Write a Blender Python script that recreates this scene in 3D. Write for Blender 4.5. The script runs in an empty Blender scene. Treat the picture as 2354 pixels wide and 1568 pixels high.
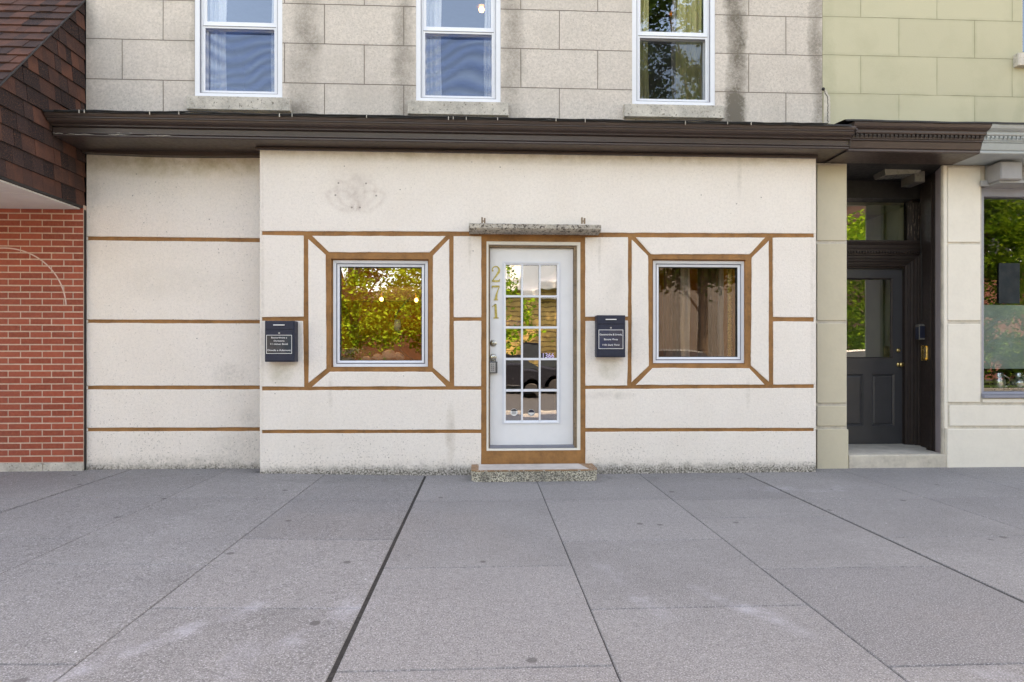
import bpy, bmesh, math, random
from math import radians, sin, cos, tan, pi, atan2, sqrt
from mathutils import Vector, noise as mnoise
random.seed(7)
S = bpy.context.scene
C = S.collection
# ------------------------------------------------------------------ camera
FPX, HOR, CAMH, DIST, YAW = 1400.0, 812.0, 1.22, 6.1, radians(2.7)
cd = bpy.data.cameras.new('camera'); cam = bpy.data.objects.new('camera', cd); C.objects.link(cam)
cam.location = (0, -DIST, CAMH); cam.rotation_euler = (radians(90), 0, -YAW)
cd.sensor_width = 36; cd.lens = 36 * FPX / 2354; cd.shift_y = (HOR - 784) / 2354
cd.clip_start = .05; cd.clip_end = 2000
S.camera = cam
# ------------------------------------------------------------------ light
SUN_EL, SUN_AZ = radians(54), radians(36)      # azimuth clockwise from +Y
w = bpy.data.worlds.new('World'); S.world = w; w.use_nodes = True
wn = w.node_tree; bg = wn.nodes['Background']
sky = wn.nodes.new('ShaderNodeTexSky'); sky.sky_type = 'NISHITA'; sky.sun_disc = False
sky.sun_elevation = SUN_EL; sky.sun_rotation = SUN_AZ; sky.air_density = 1.0; sky.dust_density = 1.2; sky.ozone_density = .7
wn.links.new(sky.outputs[0], bg.inputs[0]); bg.inputs[1].default_value = 0.15
sd = bpy.data.lights.new('sun', 'SUN'); sd.energy = 2.6; sd.angle = radians(.5); sd.color = (1, .93, .82)
so = bpy.data.objects.new('sun', sd); C.objects.link(so)
sv = Vector((cos(SUN_EL) * sin(SUN_AZ), cos(SUN_EL) * cos(SUN_AZ), sin(SUN_EL)))
so.rotation_euler = (-sv).to_track_quat('-Z', 'Y').to_euler(); so.location = sv * 30
S.view_settings.view_transform = 'Standard'; S.view_settings.look = 'None'
S.view_settings.exposure = 2.53; S.view_settings.gamma = 1
S.view_settings.use_white_balance = True; S.view_settings.white_balance_temperature = 10400; S.view_settings.white_balance_tint = 17
S.render.engine = 'CYCLES'
# ------------------------------------------------------------------ projection: photo pixel + wall plane Y -> X, Z
def P(px, py, Y):
    u = (px - 1177) / FPX; v = (HOR - py) / FPX
    t = (Y + DIST) / (cos(YAW) - u * sin(YAW))
    return t * (u * cos(YAW) + sin(YAW)), CAMH + t * v
def PX(px, Y): return P(px, 800, Y)[0]
def PZ(py, Y, px=1177): return P(px, py, Y)[1]
def ground(x):
    s = min(1, max(0, (-x - .3) / 2.5)); return .045 * s * s * (3 - 2 * s)
# ------------------------------------------------------------------ node helper
class G:
    def __init__(s, name):
        s.m = bpy.data.materials.new(name); s.m.use_nodes = True; s.t = s.m.node_tree
        s.b = s.t.nodes['Principled BSDF']; s.out = s.t.nodes['Material Output']
        g = s.t.nodes.new('ShaderNodeNewGeometry'); s.geo = g; s.pos = g.outputs['Position']
        x = s.t.nodes.new('ShaderNodeSeparateXYZ'); s.t.links.new(s.pos, x.inputs[0]); s.x, s.y, s.z = x.outputs
    def put(s, sock, v):
        if hasattr(v, 'links') or isinstance(v, bpy.types.NodeSocket): s.t.links.new(v, sock)
        else:
            if hasattr(sock.default_value, '__len__') and len(sock.default_value) == 4 and len(v) == 3: v = (*v, 1)
            sock.default_value = v
    def M(s, op, a, b=0.0, c=0.0, clamp=False):
        n = s.t.nodes.new('ShaderNodeMath'); n.operation = op; n.use_clamp = clamp
        s.put(n.inputs[0], a); s.put(n.inputs[1], b)
        if op in ('MULTIPLY_ADD', 'COMPARE', 'SMOOTH_MIN'): s.put(n.inputs[2], c)
        return n.outputs[0]
    def mr(s, v, a, b, c=0.0, d=1.0):
        n = s.t.nodes.new('ShaderNodeMapRange'); n.clamp = True
        s.put(n.inputs[0], v)
        for i, k in enumerate((a, b, c, d)): s.put(n.inputs[i + 1], k)
        return n.outputs[0]
    def mix(s, f, a, b, mode='MIX'):
        n = s.t.nodes.new('ShaderNodeMix'); n.data_type = 'RGBA'; n.blend_type = mode
        s.put(n.inputs[0], f); s.put(n.inputs[6], a); s.put(n.inputs[7], b); return n.outputs[2]
    def noise(s, scale, detail=3, rough=.5, vec=None, col=False, stretch=None):
        n = s.t.nodes.new('ShaderNodeTexNoise'); n.inputs['Scale'].default_value = scale
        n.inputs['Detail'].default_value = detail; n.inputs['Roughness'].default_value = rough
        v = vec if vec is not None else s.pos
        if stretch:
            mp = s.t.nodes.new('ShaderNodeMapping'); mp.inputs['Scale'].default_value = stretch; s.t.links.new(v, mp.inputs[0]); v = mp.outputs[0]
        s.t.links.new(v, n.inputs['Vector']); return n.outputs[1 if col else 0]
    def vor(s, scale, feature='F1', out=0):
        n = s.t.nodes.new('ShaderNodeTexVoronoi'); n.feature = feature; n.inputs['Scale'].default_value = scale
        s.t.links.new(s.pos, n.inputs['Vector']); return n.outputs[out]
    def blob(s, x0, z0, sx, sz, yz=False, p=1.0):
        a = s.M('POWER', s.M('ABSOLUTE', s.M('DIVIDE', s.M('SUBTRACT', s.x, x0), sx)), 2)
        b = s.M('POWER', s.M('ABSOLUTE', s.M('DIVIDE', s.M('SUBTRACT', s.y if yz else s.z, z0), sz)), 2)
        return s.M('SUBTRACT', p, s.M('ADD', a, b), clamp=True)
    def rnd(s): return s.geo.outputs['Random Per Island']
    def bump(s, h, dist=.003, strength=1.0):
        n = s.t.nodes.new('ShaderNodeBump'); n.inputs['Distance'].default_value = dist; n.inputs['Strength'].default_value = strength
        s.put(n.inputs['Height'], h); s.t.links.new(n.outputs[0], s.b.inputs['Normal'])
    def col(s, c): s.put(s.b.inputs['Base Color'], c)
    def rough(s, r): s.put(s.b.inputs['Roughness'], r)
    def spec(s, r): s.b.inputs['Specular IOR Level'].default_value = r
    def ramp(s, f, stops, interp='LINEAR'):
        n = s.t.nodes.new('ShaderNodeValToRGB'); s.put(n.inputs[0], f); cr = n.color_ramp; cr.interpolation = interp
        while len(cr.elements) < len(stops): cr.elements.new(.5)
        for e, (p, c) in zip(cr.elements, stops): e.position = p; e.color = (*c, 1)
        return n.outputs[0]
def lin(r, g, b):
    f = lambda c: (c / 255 / 12.92) if c <= 10 else ((c / 255 + .055) / 1.055) ** 2.4
    return (f(r), f(g), f(b))
MAT = {}
def simple(name, c, rough=.5, metal=0.0, var=.12, nscale=9, bump=0.0, bs=40, spec=.5):
    g = G(name); n = g.noise(nscale, 4, .6)
    k = g.mr(n, .3, .7, 1 - var, 1 + var)
    mm = g.t.nodes.new('ShaderNodeVectorMath'); mm.operation = 'SCALE'; mm.inputs[0].default_value = c; g.t.links.new(k, mm.inputs['Scale'])
    g.col(mm.outputs[0]); g.put(g.b.inputs['Metallic'], metal); g.spec(spec)
    g.rough(g.mr(g.noise(nscale * 3, 3), .3, .7, max(0, rough - .08), min(1, rough + .1)))
    if bump: g.bump(g.noise(bs, 4), bump)
    MAT[name] = g.m; return g.m
# ---- stucco
def stucco(name, base, kind):
    g = G(name)
    fine = g.noise(130, 2, .6); mid = g.noise(55, 3, .65); big = g.noise(1.6, 4, .6)
    c = g.mix(g.mr(big, .35, .7, 0, .7), base, tuple(k * m for k, m in zip(base, (.93, .915, .90))))
    density = g.noise(2.2, 3, .6)
    dz = g.mr(g.z, .02, .6, .08, 0)
    if kind == 'main': dz = g.M('MULTIPLY', dz, 1.1)
    thr = g.M('SUBTRACT', g.mr(density, .3, .75, .71, .64), dz)
    speck = g.M('MULTIPLY', g.M('SUBTRACT', mid, g.M('SUBTRACT', thr, .035)), 14, clamp=True)
    spk2 = g.M('MULTIPLY', g.M('SUBTRACT', fine, .615), 10, clamp=True); c = g.mix(g.mr(g.noise(38, 3, .7), .42, .68, 0, .42), c, tuple(k * .80 for k in base))
    c = g.mix(g.M('MULTIPLY', speck, .55), c, (.24, .215, .19))
    c = g.mix(g.M('MULTIPLY', spk2, .35), c, (.25, .225, .20))
    # isolated dark pin marks
    v = g.vor(5.2); c = g.mix(g.M('MULTIPLY', g.M('LESS_THAN', v, .034), .6), c, (.10, .085, .075))
    # mossy edge along the ground
    gz = g.M('ADD', g.z, g.M('MULTIPLY', g.noise(9, 4, .7), -.14))
    moss = g.mr(gz, .045, -.03, 0, 1)
    c = g.mix(g.M('MULTIPLY', moss, g.mr(mid, .38, .58, .25, 1)), c, (.085, .08, .065))
    def stain_shade(x0, z0, sx, sz, k, colr=(.36, .33, .28), sc=6):
        nonlocal c
        mk = g.M('MULTIPLY', g.blob(x0, z0, sx, sz), g.mr(g.noise(sc, 4, .7), .35, .7, .1, 1))
        c = g.mix(g.M('MULTIPLY', mk, k, clamp=True), c, colr)
    if kind == 'main':
        # ghost of an old flower emblem: faint petals
        ex, ez = P(818, 440, 0)
        wn1 = g.M('MULTIPLY', g.M('SUBTRACT', g.noise(12, 4, .7), .5), .05); brk_ = g.mr(g.noise(16, 4, .8), .35, .62)
        for (ang, R, hw) in ((0, .20, .115), (.62, .19, .10), (-.62, .19, .10), (1.15, .21, .12), (-1.15, .21, .12)):
            cx_, cz_ = ex + sin(ang) * .14, ez - .15 + cos(ang) * .14; ds = []
            for sg in (-1, 1):
                qx, qz = cx_ + sg * hw * cos(ang), cz_ - sg * hw * sin(ang)
                ds.append(g.M('SQRT', g.M('ADD', g.M('POWER', g.M('SUBTRACT', g.x, qx), 2), g.M('POWER', g.M('SUBTRACT', g.z, qz), 2))))
            d = g.M('ADD', g.M('MAXIMUM', ds[0], ds[1]), wn1)
            rim = g.M('MULTIPLY', g.mr(g.M('ABSOLUTE', g.M('SUBTRACT', d, R)), 0, .03, .30, 0), brk_)
            c = g.mix(rim, c, (.46, .36, .31))
        for (dx, dz_) in ((-.2, -.04), (.2, -.04), (-.17, .08), (.1, .08), (-.04, -.16), (.04, -.16)):
            d = g.M('SQRT', g.M('ADD', g.M('POWER', g.M('SUBTRACT', g.x, ex + dx), 2), g.M('POWER', g.M('SUBTRACT', g.z, ez + dz_), 2)))
            c = g.mix(g.M('MULTIPLY', g.M('LESS_THAN', d, .009), .7), c, (.12, .1, .09))
        stain_shade(*P(818, 430, 0), .38, .30, .38, (.5, .43, .39))
        stain_shade(*P(1410, 640, 0), .14, .3, .35, (.5, .47, .43))
        stain_shade(*P(645, 860, 0), .14, .12, .6, (.40, .37, .25))
        stain_shade(*P(1402, 850, 0), .15, .12, .6, (.40, .37, .25))
        stain_shade(*P(1035, 1000, 0), .06, .35, .7, (.45, .38, .30))
        stain_shade(*P(1400, 910, 0), .3, .05, .5)
        stain_shade(0.6, 3.22, 4.2, .12, .7, (.45, .38, .27))  # soft shade under the cornice, painted as a warm dark band
        stain_shade(0.6, .02, 4.2, .16, .55, (.30, .28, .24), 14)
        for (dxp, dyp, ww, hh, kk) in ((1080, 560, .02, .28, .5), (1378, 570, .02, .3, .5), (1700, 400, .03, .3, .35), (1720, 905, .03, .2, .4), (760, 905, .03, .2, .4), (1868, 700, .03, 1.6, .35), (603, 700, .025, 1.6, .4)): stain_shade(*P(dxp, dyp, 0), ww, hh, kk, (.42, .38, .32), 16)
    else:
        stain_shade(*P(530, 860, .24), .22, .14, .45, (.42, .39, .35), 30)
        stain_shade(*P(570, 960, .24), .12, .12, .4, (.42, .39, .35), 30)
        stain_shade(*P(400, 650, .24), .7, .22, .3, (.55, .51, .45))
        stain_shade(*P(540, 1030, .24), .35, .2, .4, (.42, .39, .35), 30)
        stain_shade(*P(210, 470, .24), .1, .8, .4, (.4, .38, .33))
        stain_shade(-3.1, 3.2, 1.4, .22, .9, (.48, .40, .24))  # shade below the recess soffit, painted into the wall colour
        stain_shade(-3.1, .06, 1.4, .14, .6, (.30, .28, .24), 14)
    g.col(c); g.rough(.92); g.spec(.2)
    h = g.M('ADD', g.M('MULTIPLY', mid, .7), g.M('MULTIPLY', fine, .4))
    h = g.M('SUBTRACT', h, g.M('MULTIPLY', speck, .3))
    g.bump(h, .006, .75)
    MAT[name] = g.m
stucco('stucco', (.88, .82, .76), 'main'); stucco('stucco_recess', (.90, .83, .765), 'recess')
# ---- bonded block walls (thin joints)
def block_wall(name, base, dark, bw, bh, x0, z0, joint, speck, streaks, yellow=False):
    g = G(name)
    cx = g.t.nodes.new('ShaderNodeCombineXYZ')
    wob = g.M('MULTIPLY', g.M('SUBTRACT', g.noise(3, 3), .5), .006)
    g.t.links.new(g.M('ADD', g.M('SUBTRACT', g.x, x0), wob), cx.inputs[0]); g.t.links.new(g.M('ADD', g.M('SUBTRACT', g.z, z0), wob), cx.inputs[1])
    b = g.t.nodes.new('ShaderNodeTexBrick'); g.t.links.new(cx.outputs[0], b.inputs['Vector'])
    b.offset = .5; b.inputs['Scale'].default_value = 1; b.inputs['Brick Width'].default_value = bw; b.inputs['Row Height'].default_value = bh
    b.inputs['Mortar Size'].default_value = joint; b.inputs['Mortar Smooth'].default_value = .25; b.inputs['Bias'].default_value = 0
    b.inputs['Color1'].default_value = (*base, 1); b.inputs['Color2'].default_value = (*[k * .93 for k in base], 1); b.inputs['Mortar'].default_value = (*base, 1)
    c = b.outputs[0]; mort = b.outputs[1]
    b2 = g.t.nodes.new('ShaderNodeTexBrick'); g.t.links.new(cx.outputs[0], b2.inputs['Vector'])
    b2.offset = .5; b2.inputs['Scale'].default_value = 1; b2.inputs['Brick Width'].default_value = bw; b2.inputs['Row Height'].default_value = bh
    b2.inputs['Mortar Size'].default_value = .045; b2.inputs['Mortar Smooth'].default_value = 1
    soot = g.M('MULTIPLY', b2.outputs[1], g.mr(g.noise(3.1, 4, .65), .4, .75, 0, .6))
    c = g.mix(soot, c, dark)
    big = g.noise(1.7, 5, .62); c = g.mix(g.mr(big, .45, .75, 0, .45), c, dark)
    mid = g.noise(62, 3, .6); fine = g.noise(120, 2)
    if speck:
        sp = g.M('MULTIPLY', g.M('SUBTRACT', mid, g.mr(g.noise(2.5, 3), .3, .7, .60, .53)), 9, clamp=True)
        c = g.mix(g.M('MULTIPLY', sp, speck), c, tuple(k * .42 for k in base)); c = g.mix(g.mr(g.noise(34, 3, .75), .38, .66, 0, .6), c, tuple(k * .64 for k in base))
    for (sx, sz, wd, hh, k) in streaks:
        xx = g.M('ADD', g.x, g.M('MULTIPLY', g.M('SUBTRACT', g.noise(2.2, 4, .7), .5), .30))
        a = g.M('SUBTRACT', 1, g.M('POWER', g.M('ABSOLUTE', g.M('DIVIDE', g.M('SUBTRACT', xx, sx), wd)), 2), clamp=True)
        zz = g.M('SUBTRACT', 1, g.M('POWER', g.M('ABSOLUTE', g.M('DIVIDE', g.M('SUBTRACT', g.z, sz), hh)), 4), clamp=True)
        a = g.M('MULTIPLY', g.M('MULTIPLY', a, zz), g.M('MULTIPLY', g.mr(g.noise(40, 4, .8), .25, .65, .35, 1), g.mr(g.noise(1.6, 4, .6), .36, .60, .45, 1)))
        c = g.mix(g.M('MULTIPLY', a, k, clamp=True), c, (.17, .15, .125) if not yellow else (.3, .3, .2))
    c = g.mix(g.M('MULTIPLY', mort, g.mr(g.noise(5, 3), .35, .6, .55, 1)) if yellow else mort, c, (.20, .17, .145) if not yellow else (.24, .23, .15))
    g.col(c); g.rough(.93); g.spec(.15)
    h = g.M('SUBTRACT', g.M('MULTIPLY', mid, .5), g.M('MULTIPLY', mort, 1.2)); g.bump(h, .005 if speck else .003, .8)
    MAT[name] = g.m
UY = .24
def sx(px): return PX(px, UY)
block_wall('stone_blocks', (.67, .61, .555), (.42, .38, .34), .808, .407, -1.629 - .808 * 6, 3.99 - .407 * 4, .0045, .55,
    [(sx(700), 4.4, .18, 1.5, .9), (sx(930), 4.3, .12, 1.5, .75), (sx(1180), 4.3, .13, 1.5, .75), (sx(1692), 4.3, .14, 1.5, 2.0), (sx(1685), 4.75, .12, .55, .7),
     (sx(445), 4.2, .06, 1.4, .4), (sx(1880), 4.3, .10, 1.4, .9), (sx(1645), 3.6, .2, .2, .8), (sx(670), 3.6, .25, .2, .9), (sx(203), 4.2, .06, 1.4, .35)])
block_wall('cream_blocks', (.52, .495, .36), (.36, .35, .24), .845, .41, 4.04 - .845 * 5, PZ(218, UY, 2100) - .41 * 3, .003, 0,
    [(sx(2060), 4.1, .5, .3, .2), (sx(1905), 4.5, .09, 1.2, .35), (sx(2345), 3.9, .08, .3, .35)], True)
# ---- trim paint
def paint(name, c, k=.18, sc=40, rough=.6, chips=None, chipc=(.7, .66, .6), bump=.0015):
    g = G(name); n = g.noise(6, 4, .6); f = g.noise(sc, 4, .65)
    q = g.mix(g.mr(n, .3, .7), c, tuple(i * (1 - k * 1.6) for i in c)); q = g.mix(g.mr(f, .35, .7, 0, .4), q, tuple(min(1, i * (1 + k)) for i in c))
    if chips:
        ch = g.M('MULTIPLY', g.M('SUBTRACT', g.noise(34, 5, .75), chips), 30, clamp=True); q = g.mix(ch, q, chipc)
    g.col(q); g.rough(g.mr(f, .3, .7, rough - .08, rough + .1)); g.bump(f, bump, .7); MAT[name] = g.m
paint('brown_trim', (.38, .175, .060), .32, 45, .75, .70, (.5, .4, .3))
paint('cornice_brown', (.072, .050, .044), .15, 25, .36, .80, (.35, .3, .26))
paint('cornice_blue', (.36, .41, .43), .08, 25, .4)
paint('entry_brown', (.034, .023, .020), .2, 30, .55, .77, (.3, .26, .22))
paint('entry_grey', (.058, .058, .062), .1, 25, .4)
paint('worn_edge', (.34, .19, .10), .3, 40, .8, .55, (.45, .40, .34))
paint('lilac_paint', (.36, .315, .34), .06, 25, .55)
paint('cream_paint', (.60, .54, .41), .05, 30, .6)
paint('cream_pale', (.76, .72, .64), .05, 30, .6)
paint('cream_base', (.60, .55, .47), .22, 22, .85, .66, (.22, .20, .18))
paint('shop_frame', (.22, .235, .29), .06, 25, .45)
paint('shop_header', (.30, .31, .32), .06, 25, .45)
paint('white_vinyl', (.74, .77, .82), .03, 20, .35, bump=.0003)
paint('white_door', (.80, .81, .82), .03, 14, .38, bump=.0006)
paint('grey_vinyl', (.20, .21, .25), .08, 20, .4)
paint('old_wood', (.30, .215, .14), .3, 30, .8, .6, (.10, .065, .04))
paint('concrete_trim', (.58, .54, .48), .35, 50, .9, .58, (.2, .18, .15), bump=.004)
paint('painted_step', (.62, .57, .53), .2, 20, .8, .7, (.3, .28, .26))
paint('black_membrane', (.022, .021, .021), .3, 20, .7, bump=.006)
paint('soffit_white', (.72, .71, .69), .05, 20, .5)
simple('mailbox_paint', (.020, .025, .048), .5, .2, .1, 12, .0004, 200)
simple('steel', (.62, .62, .64), .28, 1, .1)
simple('brass', (.80, .58, .24), .28, 1, .15, 30)
g = G('gold_paint'); g.col(g.mix(g.mr(g.noise(60, 3), .35, .65), (.62, .50, .16), (.42, .32, .08))); g.rough(.35); g.put(g.b.inputs['Metallic'], .35); MAT['gold_paint'] = g.m
simple('nickel', (.52, .50, .44), .3, 1, .15, 30)
simple('white_print', (.86, .86, .86), .5, 0, .02)
simple('lavender_print', (.70, .58, .90), .5, 0, .02)
simple('dark_print', (.03, .03, .035), .5)
simple('rubber', (.02, .02, .02), .7); simple('lockbox_body', (.10, .10, .10), .5, .3); simple('lockbox_face', (.42, .42, .42), .4, .6)
simple('fixture_box', (.27, .27, .28), .5, 0, .06, 8); simple('fixture_grey', (.12, .11, .10), .5, 0, .1, 8); simple('fixture_lens', (.17, .165, .15), .3, 0, .1)
simple('conduit', (.022, .020, .020), .6)
simple('room_amber', (.36, .18, .03), .8, 0, .15, 3); simple('room_dark', (.07, .05, .05), .8, 0, .2, 3); simple('room_floor', (.10, .055, .035), .5, 0, .2, 6)
simple('room_grey', (.16, .15, .15), .8, 0, .15, 3); simple('room_green', (.62, .66, .42), .8, 0, .1, 3)
simple('wood_dark', (.10, .045, .025), .4, 0, .25, 12); simple('bark', (.12, .085, .06), .9, 0, .3, 14, .02, 16)
simple('asphalt', (.055, .055, .06), .85, 0, .2, 20, .004, 140); simple('kerb_stone', (.32, .31, .29), .85, 0, .2, 12, .004, 90)
simple('grass', (.06, .13, .02), .9, 0, .35, 20, .02, 60)
simple('grout', (.034, .031, .029), .9, 0, .4, 30, .004, 60)
simple('stem', (.05, .1, .03), .6); simple('purple_petal', (.18, .06, .62), .6); simple('pot_white', (.7, .68, .66), .5); simple('stone_white', (.62, .58, .54), .6, 0, .3, 20, .004, 40)
simple('car_white', (.72, .72, .72), .22, .0, .02); simple('car_yellow', (.75, .58, .08), .22, 0, .02); simple('car_silver', (.42, .44, .47), .25, .6, .02)
simple('car_dark', (.012, .012, .016), .2, 0, .02)
simple('car_glass', (.02, .025, .03), .06, 0, .1); simple('lamp_lens', (.8, .8, .78), .1, 0, .02); simple('teal_film', (.36, .46, .46), .5, 0, .1, 4)
simple('poster_dark', (.008, .016, .02), .85, 0, .3, 4); simple('tail_red', (.5, .02, .02), .2)
def emis(name, c, s):
    g = G(name); g.col((0, 0, 0)); g.put(g.b.inputs['Emission Color'], c); g.b.inputs['Emission Strength'].default_value = s; MAT[name] = g.m
emis('bulb_glow', (1, .62, .22), 3)
def cloth(name, c, tr=.35, transp=0.0):
    g = G(name); n = g.noise(90, 2); q = g.mix(g.mr(n, .3, .7), c, tuple(k * .85 for k in c))
    d = g.t.nodes.new('ShaderNodeBsdfDiffuse'); t = g.t.nodes.new('ShaderNodeBsdfTranslucent'); m = g.t.nodes.new('ShaderNodeMixShader'); m.inputs[0].default_value = tr
    g.put(d.inputs[0], q); g.put(t.inputs[0], q); g.t.links.new(d.outputs[0], m.inputs[1]); g.t.links.new(t.outputs[0], m.inputs[2]); o = m.outputs[0]
    if transp:
        tp = g.t.nodes.new('ShaderNodeBsdfTransparent'); m2 = g.t.nodes.new('ShaderNodeMixShader'); m2.inputs[0].default_value = transp
        g.t.links.new(o, m2.inputs[1]); g.t.links.new(tp.outputs[0], m2.inputs[2]); o = m2.outputs[0]
    g.t.links.new(o, g.out.inputs[0]); MAT[name] = g.m
cloth('curtain_white', (.84, .84, .85), .2); cloth('curtain_sheer', (.55, .60, .72), .3, .35); cloth('curtain_yellow', (.80, .74, .40), .2); cloth('curtain_brown', (.15, .085, .06), .2); cloth('curtain_taupe', (.50, .45, .43), .2)
g = G('insect_screen'); dd = g.t.nodes.new('ShaderNodeBsdfDiffuse'); dd.inputs[0].default_value = (.045, .10, .27, 1); tt = g.t.nodes.new('ShaderNodeBsdfTransparent'); mm = g.t.nodes.new('ShaderNodeMixShader')  # blue and waves paint the rippled sky reflection into the mesh
wv = g.t.nodes.new('ShaderNodeTexWave'); wv.bands_direction = 'Z'; wv.inputs['Scale'].default_value = 2.6; wv.inputs['Distortion'].default_value = 22; wv.inputs['Detail'].default_value = 1.5; wv.inputs['Detail Scale'].default_value = .45; g.t.links.new(g.pos, wv.inputs[0])
g.put(mm.inputs[0], g.mr(wv.outputs[1], 0, 1, .40, .22)); g.t.links.new(dd.outputs[0], mm.inputs[1]); g.t.links.new(tt.outputs[0], mm.inputs[2])
g.put(mm.inputs[0], g.mr(wv.outputs[1], 0, 1, .52, .82)); g.t.links.new(mm.outputs[0], g.out.inputs[0]); MAT['insect_screen'] = g.m
cloth('screen_dark', (.03, .03, .028), 0, .66)
def glass(name, refl=.15, tint=(.85, .88, .86), wav=0.0, wsc=2.0, stretch=None, gc=(.95, .97, 1)):
    g = G(name)
    gl = g.t.nodes.new('ShaderNodeBsdfGlossy'); gl.inputs['Roughness'].default_value = .0; gl.inputs[0].default_value = (*gc, 1)
    tp = g.t.nodes.new('ShaderNodeBsdfTransparent'); tp.inputs[0].default_value = (*tint, 1)
    fr = g.t.nodes.new('ShaderNodeFresnel'); fr.inputs[0].default_value = 1.5
    f = g.M('ADD', g.M('SUBTRACT', refl, .04), fr.outputs[0], clamp=True)
    m = g.t.nodes.new('ShaderNodeMixShader'); g.put(m.inputs[0], f); g.t.links.new(tp.outputs[0], m.inputs[1]); g.t.links.new(gl.outputs[0], m.inputs[2])
    if wav:
        b = g.t.nodes.new('ShaderNodeBump'); b.inputs['Distance'].default_value = wav; g.put(b.inputs['Height'], g.noise(wsc, 2, .4, stretch=stretch)); g.t.links.new(b.outputs[0], gl.inputs['Normal'])
    g.t.links.new(m.outputs[0], g.out.inputs[0]); MAT[name] = g.m
glass('glass', .36, wav=.0004, wsc=2.5); glass('glass_upper', .24, (.95, .97, .97), wav=.001, wsc=3, gc=(.74, .87, 1)); glass('glass_door', .44, wav=.0003, wsc=6); glass('glass_entry', .32, wav=.0006, wsc=2)
glass('glass_dim', .15, wav=.0003, wsc=2); glass('glass_film', .13, (.93, .96, .95), wav=.0004, wsc=2)
# ---- pavement concrete
def pavement_mat():
    g = G('pavement_concrete')
    big = g.noise(1.3, 6, .72); mid = g.noise(24, 4, .7); fine = g.noise(150, 3, .7)
    c = g.mix(g.mr(big, .3, .7), (.225, .216, .208), (.345, .333, .322))
    c = g.mix(g.mr(g.rnd(), 0, .5, .45, 0), c, (.19, .185, .187)); c = g.mix(g.mr(g.rnd(), .6, 1, 0, .6), c, (.36, .345, .335))
    c = g.mix(g.mr(mid, .35, .7, 0, .45), c, (.145, .136, .139))
    c = g.mix(g.mr(g.noise(60, 3, .8), .40, .62, .0, .6), c, (.15, .142, .14)); c = g.mix(g.M('MULTIPLY', g.M('SUBTRACT', fine, .54), 8, clamp=True), c, (.50, .475, .49))
    c = g.mix(g.M('MULTIPLY', g.M('SUBTRACT', .44, fine), 8, clamp=True), c, (.075, .07, .075))
    # white crumbs, dark gum spots
    v = g.vor(3.1); c = g.mix(g.M('MULTIPLY', g.M('LESS_THAN', v, .018), .8), c, (.75, .75, .75))
    c = g.mix(g.M('MULTIPLY', g.M('LESS_THAN', g.vor(11.3), .055), g.M('GREATER_THAN', g.noise(1.3, 3), .55)), c, (.42, .41, .42))
    v2 = g.vor(2.6); c = g.mix(g.M('MULTIPLY', g.mr(v2, .075, .05), .7), c, (.085, .075, .075))
    def chalk(x, y, a, b, rot, k, colr=(.52, .51, .56)):
        nonlocal c
        dx = g.M('SUBTRACT', g.x, x); dy = g.M('SUBTRACT', g.y, y)
        wb = g.M('MULTIPLY', g.M('SUBTRACT', g.noise(2.2, 3), .5), .22)
        p = g.M('ADD', g.M('MULTIPLY', dx, cos(rot)), g.M('MULTIPLY', dy, sin(rot)))
        q = g.M('ADD', g.M('SUBTRACT', g.M('MULTIPLY', dy, cos(rot)), g.M('MULTIPLY', dx, sin(rot))), wb)
        m = g.M('SUBTRACT', 1, g.M('ADD', g.M('POWER', g.M('ABSOLUTE', g.M('DIVIDE', p, a)), 2), g.M('POWER', g.M('ABSOLUTE', g.M('DIVIDE', q, b)), 2)), clamp=True)
        m = g.M('MULTIPLY', m, g.mr(g.noise(7, 5, .75), .35, .65))
        m = g.M('MULTIPLY', m, g.mr(g.noise(2.6, 3, .6), .42, .6)); c = g.mix(g.M('MULTIPLY', m, .6 * k, clamp=True), c, colr)
    chalk(-1.35, -3.45, .75, .09, .9, 1.0); chalk(-.95, -3.6, .25, .07, 1.6, .8); chalk(-.7, -3.35, .5, .08, 1.1, .9); chalk(-.62, -2.9, .4, .06, 1.35, .7); chalk(-1.0, -3.2, .3, .08, .3, .5)
    chalk(1.2, -3.15, .55, .08, -1.1, .9); chalk(.75, -2.95, .5, .07, -1.3, .6); chalk(2.9, -.75, .7, .16, 0, .8); chalk(1.9, -3.75, .3, .08, -1, .7)
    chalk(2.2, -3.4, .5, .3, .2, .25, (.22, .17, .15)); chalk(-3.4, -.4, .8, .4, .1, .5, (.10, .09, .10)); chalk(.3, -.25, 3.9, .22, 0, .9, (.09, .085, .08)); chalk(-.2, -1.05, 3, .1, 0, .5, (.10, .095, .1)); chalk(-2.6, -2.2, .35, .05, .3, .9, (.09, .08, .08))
    g.col(c); g.rough(g.mr(mid, .3, .7, .72, .9)); g.spec(.35); g.bump(g.M('ADD', g.M('MULTIPLY', fine, .7), g.M('MULTIPLY', mid, .5)), .004, .7); MAT['pavement'] = g.m
pavement_mat()
def pebble():
    g = G('pebbledash'); v = g.vor(70); patch = g.noise(5, 4, .7)
    c = g.ramp(v, [(0, (.72, .68, .58)), (.45, (.58, .54, .44)), (.66, (.20, .185, .155)), (1, (.10, .095, .08))])
    c = g.mix(g.mr(patch, .45, .62, 0, .7), c, (.15, .145, .125)); g.col(c); g.rough(.95); g.bump(g.M('SUBTRACT', 1, v), .012, 1); MAT['pebbledash'] = g.m
pebble()
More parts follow.
